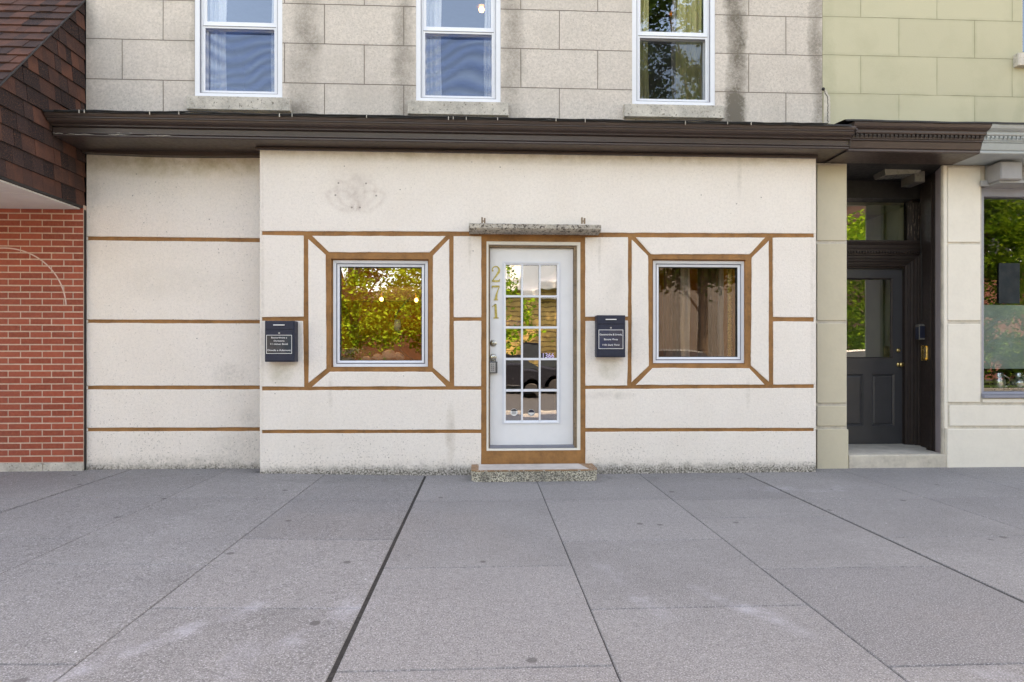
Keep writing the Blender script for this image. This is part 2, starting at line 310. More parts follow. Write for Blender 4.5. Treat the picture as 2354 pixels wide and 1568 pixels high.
def brick_mats():
    g = G('red_brick'); r = g.rnd()
    c = g.ramp(r, [(0, (.26, .042, .020)), (.5, (.36, .062, .032)), (1, (.43, .085, .045))]); c = g.mix(g.mr(g.noise(1.5, 4, .7), .35, .7, 0, .4), c, (.20, .06, .045)); c = g.mix(g.mr(g.noise(34, 4, .8), .38, .68, 0, .45), c, (.48, .14, .08))
    c = g.mix(g.M('MULTIPLY', g.M('SUBTRACT', g.noise(20, 5, .8), .71), 14, clamp=True), c, (.5, .36, .30))
    d = g.M('SQRT', g.M('ADD', g.M('POWER', g.M('SUBTRACT', g.x, PX(0, .15) + .0), 2), g.M('POWER', g.M('SUBTRACT', g.z, PZ(708, .15, 50)), 2)))
    arc = g.M('MULTIPLY', g.mr(g.M('ABSOLUTE', g.M('SUBTRACT', d, .60)), .002, .009, .9, 0), g.M('GREATER_THAN', g.z, PZ(700, .15, 50)))
    c = g.mix(arc, c, (.78, .62, .55))
    g.col(c); g.rough(.85); g.bump(g.noise(90, 4, .7), .003, .7); MAT['red_brick'] = g.m
    g = G('far_yellow_brick'); st_ = g.M('FRACT', g.M('MULTIPLY', g.z, 5)); c = g.mix(g.M('GREATER_THAN', st_, .78), (.62, .42, .15), (.16, .09, .03)); c = g.mix(g.mr(g.noise(2, 4), .35, .7, 0, .6), c, (.25, .16, .06)); g.col(c); g.rough(.8); MAT['far_yellow_brick'] = g.m
    g = G('shingle'); r = g.rnd()
    c = g.ramp(r, [(0, (.022, .016, .017)), (.3, (.045, .028, .027)), (.5, (.085, .040, .032)), (.75, (.12, .05, .036)), (1, (.065, .036, .032))], 'CONSTANT')
    gr = g.noise(110, 3, .8); c = g.mix(g.M('MULTIPLY', g.M('SUBTRACT', gr, .5), 4, clamp=True), c, (.19, .085, .055)); c = g.mix(g.mr(g.noise(6, 4), .4, .65, 0, .5), c, (.035, .024, .024))
    g.col(c); g.rough(.95); g.spec(.25); g.bump(gr, .004, .9); MAT['shingle'] = g.m
    simple('mortar', (.62, .45, .36), .9, 0, .15, 30, .003, 80)
    simple('far_red_brick', (.30, .11, .08), .8, 0, .2, 5); simple('far_grey', (.20, .185, .18), .8, 0, .1, 3)
brick_mats()
def leaf(name, a, b):
    g = G(name); c = g.mix(g.rnd(), a, b)
    d = g.t.nodes.new('ShaderNodeBsdfDiffuse'); t = g.t.nodes.new('ShaderNodeBsdfTranslucent'); m = g.t.nodes.new('ShaderNodeMixShader'); m.inputs[0].default_value = .35
    g.put(d.inputs[0], c); g.put(t.inputs[0], c); g.t.links.new(d.outputs[0], m.inputs[1]); g.t.links.new(t.outputs[0], m.inputs[2]); g.t.links.new(m.outputs[0], g.out.inputs[0]); MAT[name] = g.m
leaf('leaf', (.05, .15, .012), (.28, .42, .04)); leaf('leaf_dark', (.02, .05, .01), (.07, .12, .02))
# ------------------------------------------------------------------ object helpers
def link(name, bm, mat, parent=None, smooth=False, off=None):
    if off is None:
        off = Vector((0, 0, 0)); p = parent
        while p is not None: off = off + Vector(p.location); p = p.parent
    bmesh.ops.recalc_face_normals(bm, faces=bm.faces)
    if off.length > 0: bmesh.ops.translate(bm, verts=bm.verts, vec=-off)
    me = bpy.data.meshes.new(name); bm.to_mesh(me); bm.free()
    if smooth:
        for f in me.polygons: f.use_smooth = True
    me.materials.append(MAT[mat]); o = bpy.data.objects.new(name, me); C.objects.link(o)
    if parent is not None: o.parent = parent
    return o
def tag(o, label, cat, group=None):
    o['label'] = label; o['category'] = cat
    if group: o['group'] = group
    return o
def thing(name, label, cat, loc=(0, 0, 0), group=None):
    o = bpy.data.objects.new(name, None); C.objects.link(o); o.location = loc; o.empty_display_size = .2; return tag(o, label, cat, group)
def struct(name, bm, mat, kind='structure'):
    o = link(name, bm, mat); o['kind'] = kind; return o
def B(): return bmesh.new()
def box(bm, x0, x1, y0, y1, z0, z1, bev=0.0):
    if x0 > x1: x0, x1 = x1, x0
    if y0 > y1: y0, y1 = y1, y0
    if z0 > z1: z0, z1 = z1, z0
    v = [bm.verts.new((x, y, z)) for x in (x0, x1) for y in (y0, y1) for z in (z0, z1)]
    fs = [bm.faces.new([v[i] for i in f]) for f in ((0, 1, 3, 2), (4, 6, 7, 5), (0, 4, 5, 1), (2, 3, 7, 6), (0, 2, 6, 4), (1, 5, 7, 3))]
    if bev:
        es = {e for f in fs for e in f.edges}; bmesh.ops.bevel(bm, geom=list(es), offset=bev, segments=2, profile=.5, affect='EDGES')
    return v
def pbox(bm, a, b, c, d, yf, yb, bev=0.0):       # photo rectangle a..c x b..d on the plane yf
    x0, z1 = P(a, b, yf); x1, z0 = P(c, d, yf); _, z1b = P(c, b, yf); _, z0b = P(a, d, yf)
    return box(bm, x0, x1, yf, yb, (z0 + z0b) / 2, (z1 + z1b) / 2, bev)
def prism(bm, pts, f):                            # pts 2D list, f(p, k) -> 3D, k=0/1
    a = [bm.verts.new(f(p, 0)) for p in pts]; b = [bm.verts.new(f(p, 1)) for p in pts]; n = len(pts)
    bm.faces.new(a); bm.faces.new(b[::-1])
    for i in range(n): bm.faces.new((a[i], b[i], b[(i + 1) % n], a[(i + 1) % n]))
def cyl(bm, c, r0, r1, axis, h, n=20):            # axis 'x','y','z'
    def pt(a, r, t):
        u, v = r * cos(a), r * sin(a)
        return {'z': (c[0] + u, c[1] + v, c[2] + t), 'y': (c[0] + u, c[1] + t, c[2] + v), 'x': (c[0] + t, c[1] + u, c[2] + v)}[axis]
    A = [bm.verts.new(pt(2 * pi * i / n, r0, 0)) for i in range(n)]; Bv = [bm.verts.new(pt(2 * pi * i / n, r1, h)) for i in range(n)]
    bm.faces.new(A); bm.faces.new(Bv[::-1])
    for i in range(n): bm.faces.new((A[i], Bv[i], Bv[(i + 1) % n], A[(i + 1) % n]))
def lathe(bm, c, prof, axis='y', n=24):
    rings = []
    for (t, r) in prof:
        rr = []
        for i in range(n):
            a = 2 * pi * i / n; u, v = max(r, 1e-4) * cos(a), max(r, 1e-4) * sin(a)
            rr.append(bm.verts.new((c[0] + u, c[1] + t, c[2] + v) if axis == 'y' else (c[0] + u, c[1] + v, c[2] + t)))
        rings.append(rr)
    for a, b in zip(rings, rings[1:]):
        for i in range(n): bm.faces.new((a[i], a[(i + 1) % n], b[(i + 1) % n], b[i]))
    bm.faces.new(rings[0]); bm.faces.new(rings[-1][::-1])
def tube(bm, pts, r, n=8):
    pts = [Vector(p) for p in pts]; rings = []
    for i, p in enumerate(pts):
        d = (pts[min(i + 1, len(pts) - 1)] - pts[max(i - 1, 0)]).normalized(); a = d.cross(Vector((0, 0, 1)))
        if a.length < .05: a = d.cross(Vector((0, 1, 0)))
        a.normalize(); b = d.cross(a); rr = r[i] if isinstance(r, (list, tuple)) else r
        rings.append([bm.verts.new(p + a * rr * cos(2 * pi * k / n) + b * rr * sin(2 * pi * k / n)) for k in range(n)])
    for a, b in zip(rings, rings[1:]):
        for k in range(n): bm.faces.new((a[k], a[(k + 1) % n], b[(k + 1) % n], b[k]))
    bm.faces.new(rings[0][::-1]); bm.faces.new(rings[-1])
def ring(bm, x0, x1, z0, z1, wl, wr, wb, wt, yf, yb, slope=0.0):
    o = [(x0, z0), (x1, z0), (x1, z1), (x0, z1)]; i = [(x0 + wl, z0 + wb), (x1 - wr, z0 + wb), (x1 - wr, z1 - wt), (x0 + wl, z1 - wt)]
    of = [bm.verts.new((a, yf, b)) for a, b in o]; inf = [bm.verts.new((a, yf + slope, b)) for a, b in i]
    ob = [bm.verts.new((a, yb, b)) for a, b in o]; ib = [bm.verts.new((a, yb, b)) for a, b in i]
    for k in range(4):
        j = (k + 1) % 4
        bm.faces.new((of[k], of[j], inf[j], inf[k])); bm.faces.new((ob[k], ib[k], ib[j], ob[j]))
        bm.faces.new((of[k], ob[k], ob[j], of[j])); bm.faces.new((inf[k], inf[j], ib[j], ib[k]))
def holed(bm, x0, x1, z0, z1, holes, yf, yb, extra=()):
    xs = sorted({x0, x1, *[h[0] for h in holes], *[h[1] for h in holes]}); zs = sorted({z0, z1, *[h[2] for h in holes], *[h[3] for h in holes]})
    def full(i, j):
        if i < 0 or j < 0 or i >= len(xs) - 1 or j >= len(zs) - 1: return False
        a, b = (xs[i] + xs[i + 1]) / 2, (zs[j] + zs[j + 1]) / 2
        return not any(h[0] < a < h[1] and h[2] < b < h[3] for h in holes)
    V = {}
    def v(i, j, y):
        if (i, j, y) not in V: V[(i, j, y)] = bm.verts.new((xs[i], y, zs[j]))
        return V[(i, j, y)]
    for i in range(len(xs) - 1):
        for j in range(len(zs) - 1):
            if not full(i, j): continue
            bm.faces.new((v(i, j, yf), v(i + 1, j, yf), v(i + 1, j + 1, yf), v(i, j + 1, yf))); bm.faces.new((v(i, j, yb), v(i, j + 1, yb), v(i + 1, j + 1, yb), v(i + 1, j, yb)))
            for (di, dj, a, b) in ((-1, 0, (0, 0), (0, 1)), (1, 0, (1, 1), (1, 0)), (0, -1, (1, 0), (0, 0)), (0, 1, (0, 1), (1, 1))):
                if not full(i + di, j + dj):
                    p, q = (i + a[0], j + a[1]), (i + b[0], j + b[1]); bm.faces.new((v(*p, yf), v(*q, yf), v(*q, yb), v(*p, yb)))
def tilted(bm, x0, x1, y, z0, z1, deg):
    k = (x1 - x0) / 2 * tan(radians(deg)); bm.faces.new([bm.verts.new(p) for p in ((x0, y - k, z0), (x1, y + k, z0), (x1, y + k, z1), (x0, y - k, z1))])
def roombox(bm, x0, x1, y0, y1, z0, z1):          # five inward faces, open towards the street
    v = {(i, j, k): bm.verts.new((x, y, z)) for i, x in enumerate((x0, x1)) for j, y in enumerate((y0, y1)) for k, z in enumerate((z0, z1))}
    for f in (((0, 1, 0), (1, 1, 0), (1, 1, 1), (0, 1, 1)), ((0, 0, 0), (0, 1, 0), (0, 1, 1), (0, 0, 1)), ((1, 0, 0), (1, 1, 0), (1, 1, 1), (1, 0, 1)), ((0, 0, 0), (1, 0, 0), (1, 1, 0), (0, 1, 0)), ((0, 0, 1), (1, 0, 1), (1, 1, 1), (0, 1, 1))):
        bm.faces.new([v[k] for k in f])
def panel(bm, pts, yf, yb, wob=.0022, bev=.004, sub=.035, px=True):   # stucco panel with hand-worked edges
    q = [P(a, b, yf) for a, b in pts] if px else list(pts)
    q = [Vector((a, b)) for a, b in q]
    area = sum(q[i].x * q[(i + 1) % len(q)].y - q[(i + 1) % len(q)].x * q[i].y for i in range(len(q)))
    if area < 0: q.reverse()
    out, inn = [], []
    n = len(q)
    for i in range(n):
        a, b = q[i], q[(i + 1) % n]; d = b - a; L = d.length; d.normalize(); nr = Vector((-d.y, d.x)); k = max(2, int(L / sub))
        for s in range(k):
            t = s / k; p = a + (b - a) * t
            if s == 0:
                dp = (a - q[i - 1]).normalized(); np_ = Vector((-dp.y, dp.x)); nn = (nr + np_); nn = nn / max(.5, nn.dot(nr)); p2 = p + nn * .003
                out.append(p2); inn.append(p2 + nn * bev)
            else:
                j = .0022 + wob * (mnoise.noise(Vector((p.x * 5, p.y * 5, 3))) * 1.6 + mnoise.noise(Vector((p.x * 33, p.y * 33, 9))) * .8)
                out.append(p + nr * j); inn.append(p + nr * (j + bev))
    A = [bm.verts.new((p.x, yf, p.y)) for p in inn]; Bv = [bm.verts.new((p.x, yf + bev * .8, p.y)) for p in out]; D = [bm.verts.new((p.x, yb, p.y)) for p in out]
    bm.faces.new(A); m = len(A)
    for i in range(m):
        j = (i + 1) % m; bm.faces.new((A[i], Bv[i], Bv[j], A[j])); bm.faces.new((Bv[i], D[i], D[j], Bv[j]))
def text_mesh(name, txt, cx, cz, y, h, mat, parent, width=None, depth=.0006, bold=.0):
    cu = bpy.data.curves.new('t', 'FONT'); cu.body = txt; cu.size = 1; cu.extrude = 0; cu.offset = bold; ob = bpy.data.objects.new('t', cu); C.objects.link(ob)
    dg = bpy.context.evaluated_depsgraph_get(); me = bpy.data.meshes.new_from_object(ob.evaluated_get(dg)); bpy.data.objects.remove(ob); bpy.data.curves.remove(cu)
    xs = [v.co.x for v in me.vertices]; ys = [v.co.y for v in me.vertices]; s = h / .72; sx_ = s if width is None else width / (max(xs) - min(xs)); mx = (max(xs) + min(xs)) / 2
    bm = B(); bm.from_mesh(me); bpy.data.meshes.remove(me)
    for v in bm.verts: v.co = Vector((cx + (v.co.x - mx) * sx_, y, cz + (v.co.y - .36) * s))
    r = bmesh.ops.extrude_face_region(bm, geom=bm.faces[:]); bmesh.ops.translate(bm, verts=[g for g in r['geom'] if isinstance(g, bmesh.types.BMVert)], vec=(0, -depth, 0))
    return link(name, bm, mat, parent)
def curtain(name, label, x0, x1, z0, z1, y, folds, amp, mat, parent=None, taper=0.0, group=None, side=1):
    bm = B(); nx = folds * 8; nz = 14; g = []
    for j in range(nz + 1):
        t = j / nz; row = []
        for i in range(nx + 1):
            s = i / nx; a = amp * (.7 + .5 * sin(i * .37 + 1.3)); yy = y + a * sin(s * folds * 2 * pi + .5 * sin(t * 3 + i * .05))
            xa, xb = x0, x1
            if taper: 
                if side > 0: xb = x1 - taper * t
                else: xa = x0 + taper * t
            row.append(bm.verts.new((xa + (xb - xa) * s + .006 * sin(7 * t + i), yy, z1 + (z0 - z1) * t)))
        g.append(row)
    for j in range(nz):
        for i in range(nx): bm.faces.new((g[j][i], g[j][i + 1], g[j + 1][i + 1], g[j + 1][i]))
    return tag(link(name, bm, mat, None, True), label, 'curtain', group)
def clip(poly, a, b, c):                          # keep a*x+b*y<=c
    out = []
    for i in range(len(poly)):
        p, q = poly[i], poly[(i + 1) % len(poly)]; dp, dq = a * p[0] + b * p[1] - c, a * q[0] + b * q[1] - c
        if dp <= 0: out.append(p)
        if (dp < 0 < dq) or (dq < 0 < dp): t = dp / (dp - dq); out.append((p[0] + (q[0] - p[0]) * t, p[1] + (q[1] - p[1]) * t))
    return out
# ================================================================== PAVEMENT
PX_ = [-8.6, -7.6, -6.6, -5.57, -4.57, -3.56, -2.57, -1.565, -.575, .51, 1.575, 2.65, 3.73, 4.8, 5.88, 6.96, 8.05, 9.1]
thick = {5: .020, 8: .023, 11: .020}
bays = {4: [-1.0, -2.2, -3.3, -4.4], 5: [-.98, -2.1, -3.1, -4.2], 6: [-1.0, -2.58, -3.68, -4.75], 7: [-1.03, -2.09, -3.16, -4.2], 8: [-1.05, -2.62, -3.74, -4.8], 9: [-1.07, -2.17, -3.22, -4.3], 10: [-1.1, -1.66, -2.73, -3.80, -4.8], 11: [-1.12, -2.19, -3.25, -4.3], 12: [-1.12, -2.6, -3.7, -4.7]}
KY = -5.6
bm = B()
def slab(bm, x0, x1, y0, y1, z=0.0):
    k = 5; n = max(2, int((x1 - x0) / .25)); 
    def zz(x): return ground(x) + z
    def outline(ins):
        pts = []
        for (xa, ya, xb, yb) in ((x0 + ins, y0 + ins, x1 - ins, y0 + ins), (x1 - ins, y0 + ins, x1 - ins, y1 - ins), (x1 - ins, y1 - ins, x0 + ins, y1 - ins), (x0 + ins, y1 - ins, x0 + ins, y0 + ins)):
            m = 6
            for i in range(m): t = i / m; pts.append((xa + (xb - xa) * t, ya + (yb - ya) * t))
        return pts
    T, U, D = outline(.004), outline(.0), outline(0)
    a = [bm.verts.new((p[0], p[1], zz(p[0]))) for p in T]
    b = [bm.verts.new((p[0] + .0012 * mnoise.noise(Vector((p[0] * 9, p[1] * 9, 0))), p[1] + .0012 * mnoise.noise(Vector((p[0] * 9, p[1] * 9, 4))), zz(p[0]) - .004)) for p in U]
    c = [bm.verts.new((p[0], p[1], zz(p[0]) - .03)) for p in D]
    bm.faces.new(a); m = len(a)
    for i in range(m):
        j = (i + 1) % m; bm.faces.new((a[i], b[i], b[j], a[j])); bm.faces.new((b[i], c[i], c[j], b[j]))
for i in range(len(PX_) - 1):
    x0 = PX_[i] + thick.get(i, .005) / 2; x1 = PX_[i + 1] - thick.get(i + 1, .005) / 2
    ys = [1.0] + bays.get(i, [-1.08, -2.1 - .5 * (i % 2), -3.2 - .5 * (i % 2), -4.2 - .3 * (i % 2)]) + [KY]
    for a, b in zip(ys, ys[1:]): slab(bm, x0, x1, b + .0032, a - .0032)
struct('pavement', bm, 'pavement')
bm = B()
xs = [-9 + .5 * i for i in range(38)]
for a, b in zip(xs, xs[1:]): bm.faces.new([bm.verts.new(p) for p in ((a, KY, ground(a) - .007), (b, KY, ground(b) - .007), (b, 1.0, ground(b) - .007), (a, 1.0, ground(a) - .007))])
bmesh.ops.remove_doubles(bm, verts=bm.verts, dist=.0001); struct('pavement_joint', bm, 'grout')
bm = B(); box(bm, -60, 60, -13.2, 60, -.35, -.12); struct('ground', bm, 'asphalt')
for (a, b) in ((-60, -9), (9.6, 60)):
    bm = B(); box(bm, a, b, KY, 20, -.12, ground(a) if a > -60 else .045); struct('pavement', bm, 'kerb_stone')
bm = B(); box(bm, -60, 60, KY - .15, KY - .004, -.12, .01, .015); struct('kerb', bm, 'kerb_stone')
bm = B(); box(bm, -60, 60, -30, -13.35, -.35, .02); struct('far_pavement', bm, 'asphalt')
bm = B(); box(bm, -58, 58, -17.5, -13.9, .021, .06); struct('grass_verge', bm, 'grass')
bm = B(); box(bm, -60, 60, -13.346, -13.2, -.12, .03, .015); struct('kerb', bm, 'kerb_stone')
bm = B(); box(bm, -300, 300, -300, 300, -.6, -.36); struct('ground', bm, 'asphalt')
# ================================================================== MAIN BUILDING
XL, XB, XR = PX(198, .24), PX(597, 0), PX(1876, 0)
XS = 3.62                                          # party line with the cream building
main = thing('shop_building', 'pink-white stucco shop front with brown painted lines below a grey block upper storey', 'building', (-.1, .3, 0))
def c6(x, y): return ((620 + x / 3.1357) / 1.0739, (500 + y / 3.1357) / 1.0739)
def c8(x, y): return ((1420 + x / 3.1367) / 1.0739, (500 + y / 3.1367) / 1.0739)
def c7(x, y): return ((1120 + x / 2.1775) / 1.0739, (500 + y / 2.1775) / 1.0739)
GP = .011                                          # depth of the painted grooves
def rect_px(a, b, y):                              # two photo corners -> x0,x1,z0,z1
    x0, z1 = P(*a, y); x1, z0 = P(*b, y); return x0, x1, z0, z1
W1 = rect_px(c6(618, 434), c6(1374, 1276), GP); W2 = rect_px(c8(597, 438), c8(1318, 1249), GP); DO = rect_px(c7(176, 209), c7(681, 1331), GP)
bm = B(); holed(bm, XB, XR, -.05, 3.247, [W1, W2, DO], GP, .25); link('painted_groove', bm, 'brown_trim', main)
bm = B()
TOPL, TOPR = 331, 345
panel(bm, [(597, 334), (1876, 349), (1876, 537), (1385, 535.4), (1105, 533), (597, 531.5)], 0, GP + .02)
panel(bm, [(597, 539.6), c6(407, 254), c6(407, 886), (597, 729.5)], 0, GP + .02)
panel(bm, [(597, 737), c6(402, 915), c6(411, 1430), (597, 889.5)], 0, GP + .02)
for y0, y1 in ((531.3, 539.8), (729.3, 737.2), (889.3, 897.2), (988.6, 996)):
    panel(bm, [(597, y0), (601, y0), (601, y1), (597, y1)], .0006, GP + .02, wob=.001, bev=.001)
tr = lambda c, L: panel(bm, [c(*p) for p in L], 0, GP + .02)
tr(c6, [(468, 256), (1508, 258), (1382, 388), (600, 386)]); tr(c6, [(440, 280), (578, 404), (582, 1288), (442, 1400)])
tr(c6, [(608, 1308), (1400, 1310), (1512, 1425), (468, 1428)]); tr(c6, [(1534, 278), (1537, 1392), (1405, 1280), (1405, 410)])
panel(bm, [c6(1565, 258), (1107, 542.5), (1107, 730), c6(1567, 890)], 0, GP + .02)
panel(bm, [c6(1567, 915), (1107, 737), (1106.6, 888.5), c6(1569, 1424)], 0, GP + .02)
panel(bm, [(597, 897), (1106.5, 895.5), (1106.5, 988.3), (597, 989.2)], 0, GP + .02)
panel(bm, [(597, 996), (1106.5, 995.5), (1106.5, 1100), (597, 1100)], 0, GP + .02)
tr(c8, [(468, 268), (1475, 270), (1352, 402), (588, 402)]); tr(c8, [(438, 284), (566, 412), (573, 1265), (436, 1395)])
tr(c8, [(600, 1280), (1350, 1282), (1470, 1412), (468, 1415)]); tr(c8, [(1502, 292), (1502, 1390), (1362, 1265), (1368, 425)])
panel(bm, [c8(1530, 270), (1876, 545.4), (1876, 730), c8(1533, 888)], 0, GP + .02); panel(bm, [c8(1533, 919), (1876, 739), (1876, 884), c8(1535, 1412)], 0, GP + .02)
panel(bm, [(1345, 545), c8(411, 266), c8(411, 886), (1345, 729)], 0, GP + .02); panel(bm, [(1345.5, 737.5), c8(411, 912), c8(405, 1420), (1345.5, 887)], 0, GP + .02)
panel(bm, [(1345.5, 894), (1876, 891.5), (1876, 984.5), (1345.5, 985)], 0, GP + .02); panel(bm, [(1345.5, 992.5), (1876, 991), (1876, 1100), (1345.5, 1100)], 0, GP + .02)
for y0, y1 in ((536.8, 545.6), (729.8, 739), (883.8, 891.6), (984.3, 991.2)):
    panel(bm, [(1873.5, y0), (1876, y0), (1876, y1), (1873.5, y1)], .0006, GP + .02, wob=.001, bev=.001)
link('stucco_wall', bm, 'stucco', main)
# side faces of the projecting front
bm = B(); box(bm, XB, XB + .02, .0045, .25, -.05, 3.246); link('return_wall', bm, 'stucco', main)
bm = B(); box(bm, XR - .02, XR, .0045, .25, -.05, 3.246); link('return_wall', bm, 'stucco', main)
# recessed left section
bm = B(); box(bm, XL, XB + .05, .252, .45, -.05, 3.4); link('painted_groove', bm, 'brown_trim', main)
bm = B(); Yr = .24
panel(bm, [(198, 352), (600, 352), (600, 548), (198, 543.7)], Yr, .27); panel(bm, [(198, 551.6), (600, 556.2), (600, 736.4), (198, 735)], Yr, .27)
panel(bm, [(198, 742), (600, 743.2), (600, 887), (198, 887.4)], Yr, .27); panel(bm, [(198, 895), (600, 894.6), (600, 983), (198, 984.2)], Yr, .27)
panel(bm, [(198, 991.6), (600, 990.6), (600, 1092), (198, 1092)], Yr, .27)
for y0, y1 in ((543.5, 552), (735, 742.2), (887.2, 895.2), (984, 991.8)): panel(bm, [(198, y0), (201.5, y0), (201.5, y1), (198, y1)], Yr + .0006, .27, wob=.001, bev=.001)
link('recessed_wall', bm, 'stucco_recess', main)
# upper storey
WU = [(447, 649, 222, 471, 631, 53, 62.5, 70, 206, 428, 667, 221, 253, 'l'), (956, 1151, 233, 977, 1129, 65, 74, 80.5, 219, 937, 1169, 232.5, 264, 'm'), (1453, 1644, 240.5, 1473, 1620, 75.5, 85.5, 90, 226.5, 1435.5, 1664, 240, 270, 'r')]
UPZ = 8.6; holes = []
for q in WU: holes.append((PX(q[0], UY), PX(q[1], UY), PZ(q[2], UY, (q[0] + q[1]) / 2), 5.35))
bm = B(); holed(bm, XL, XS - .004, 3.30, UPZ, holes, UY, .46); link('upper_wall', bm, 'stone_blocks', main)
bm = B(); box(bm, XL + .02, XS - .02, 4.3, 9.5, 3.0, UPZ - .01); box(bm, XL + .02, XS - .02, .47, 4.29, 6.05, UPZ - .01); box(bm, XL + .02, XS - .02, 4.6, 9.5, -.05, 2.995); link('rear_wall', bm, 'stone_blocks', main)
bm = B(); box(bm, XL - .02, XS + .02, .0, 9.6, UPZ + .003, UPZ + .25, .02); link('roof', bm, 'black_membrane', main)
def sash_window(q, top, upper_dark=False):
    a, b, zb, ga, gb, r0, r1, g0, g1, s0, s1, sy0, sy1, k = q; mid = (a + b) / 2
    x0, x1 = PX(a, UY) + .001, PX(b, UY) - .001; z0 = PZ(zb, UY, mid) + .001; z1 = top - .001
    bm = B(); ring(bm, x0, x1, z0, z1, .05, .05, .035, .05, UY + .006, UY + .12, .004)
    ring(bm, x0 + .0505, x1 - .0505, z0 + .0355, z1 - .0505, .02, .02, .012, .02, UY + .03, UY + .12)
    fr = link('window', bm, 'white_vinyl', main)
    zr = PZ((r0 + r1) / 2, UY + .06, mid)
    bm = B(); i0, i1 = x0 + .071, x1 - .071
    ring(bm, i0, i1, zr - .02, z1 - .071, .030, .030, .045, .04, UY + .045, UY + .075, .006); link('upper_sash', bm, 'white_vinyl', fr)
    bm = B(); ring(bm, i0 + .002, i1 - .002, z0 + .048, zr - .021, .026, .026, .034, .03, UY + .08, UY + .11, .006); link('lower_sash', bm, 'grey_vinyl' if 0 else 'white_vinyl', fr)
    bm = B(); ring(bm, i0, i1, z0 + .0478, zr - .0205, .02, .02, .022, .03, UY + .034, UY + .046, .002); link('screen_frame', bm, 'white_vinyl', fr)
    bm = B(); box(bm, i0 + .001, i1 - .001, UY + .036, UY + .044, zr - .052, zr - .0215, .001); box(bm, i0 + .001, i1 - .001, UY + .030, UY + .034, zr - .031, zr - .027); link('track', bm, 'grey_vinyl', fr)
    bm = B(); ring(bm, x0 + .0485, x1 - .0485, z0 + .0335, z1 - .0485, .004, .004, .004, .004, UY + .0085, UY + .03); link('sash_shade_line', bm, 'grey_vinyl', fr)  # grey ring standing for the shaded line between frame and sash
    bm = B(); tilted(bm, i0 + .02, i1 - .02, UY + .04, z0 + .069, zr - .05, 0); link('insect_screen', bm, 'insect_screen' if k != 'r' else 'screen_dark', fr)
    bm = B(); tilted(bm, i0 + .029, i1 - .029, UY + .06, zr + .024, z1 - .11, .15); link('pane', bm, 'glass_upper', fr)
    bm = B(); tilted(bm, i0 + .027, i1 - .027, UY + .095, z0 + .081, zr - .05, -.2); link('pane', bm, 'glass_upper', fr)
    bm = B(); sxa, sxb = PX(s0, UY - .06), PX(s1, UY - .06); sz1, sz0 = PZ(sy0, UY - .06, mid), PZ(sy1, UY - .06, mid)
    box(bm, sxa, sxb, UY - .06, UY + .05, sz0, sz1 - .002, .006); box(bm, sxa - .004, sxb + .004, UY - .07, UY - .062, sz0 - .0, sz0 + .012, .002); link('sill', bm, 'concrete_trim', fr)
    return x0, x1, z0, z1, zr
for q in WU:
    x0, x1, z0, z1, zr = sash_window(q, 5.35)
    mid = (q[0] + q[1]) / 2; k = q[-1]; bot = z0 + .05
    nm = {'l': 'left', 'm': 'middle', 'r': 'right'}[k]
    if k == 'r':
        curtain('curtain', 'narrow yellow curtain at the left side of the right upper window', x0 + .06, x0 + .22, bot, z1 - .05, UY + .17, 4, .02, 'curtain_yellow')
        curtain('curtain', 'wide yellow curtain gathered at the right side of the right upper window', x1 - .36, x1 - .08, bot, z1 - .05, UY + .17, 5, .025, 'curtain_yellow', taper=-.0, side=-1)
        curtain('curtain', 'pale sheer hanging beside the yellow curtain in the right upper window', x1 - .40, x1 - .26, bot, z1 - .05, UY + .20, 3, .015, 'curtain_taupe')
    else:
        curtain('curtain', 'pale curtain at the left side of the %s upper window' % nm, x0 + .05, x0 + .25, bot, z1 - .05, UY + .17, 4, .02, 'curtain_white')
        curtain('curtain', 'pale curtain pulled to the right side of the %s upper window' % nm, x1 - .17, x1 - .06, bot, z1 - .05, UY + .17, 3, .02, 'curtain_white', taper=.0)
bm = B(); roombox(bm, XL + .05, XS - .1, .462, 4.2, 3.35, 6.0); link('upper_room', bm, 'room_grey', main)
# lamps glowing in the upper right and middle rooms
def pendant(px, py, Y, label, r=.05):
    x, z = P(px, py, Y); t = thing('pendant_lamp', label, 'lamp', (x, Y, z))
    bm = B(); lathe(bm, (x, Y, z), [(-r, .0), (-r * .7, r * .7), (0, r), (r * .7, r * .7), (r, .01)], 'z', 16); link('bulb', bm, 'bulb_glow', t, True)
    bm = B(); lathe(bm, (x, Y, z), [(r * .9, r * 1.9), (r * 1.3, r * 1.7), (r * 2.1, .012), (r * 2.3, .01)], 'z', 20); box(bm, x - .004, x + .004, Y - .004, Y + .004, z + r * 2.2, z + .35); link('shade', bm, 'wood_dark', t)
pendant(1555, 38, 1.6, 'small glowing ceiling lamp seen behind the right upper window', .05)
pendant(1107, 22, 1.5, 'small glowing ceiling lamp seen behind the middle upper window', .035)
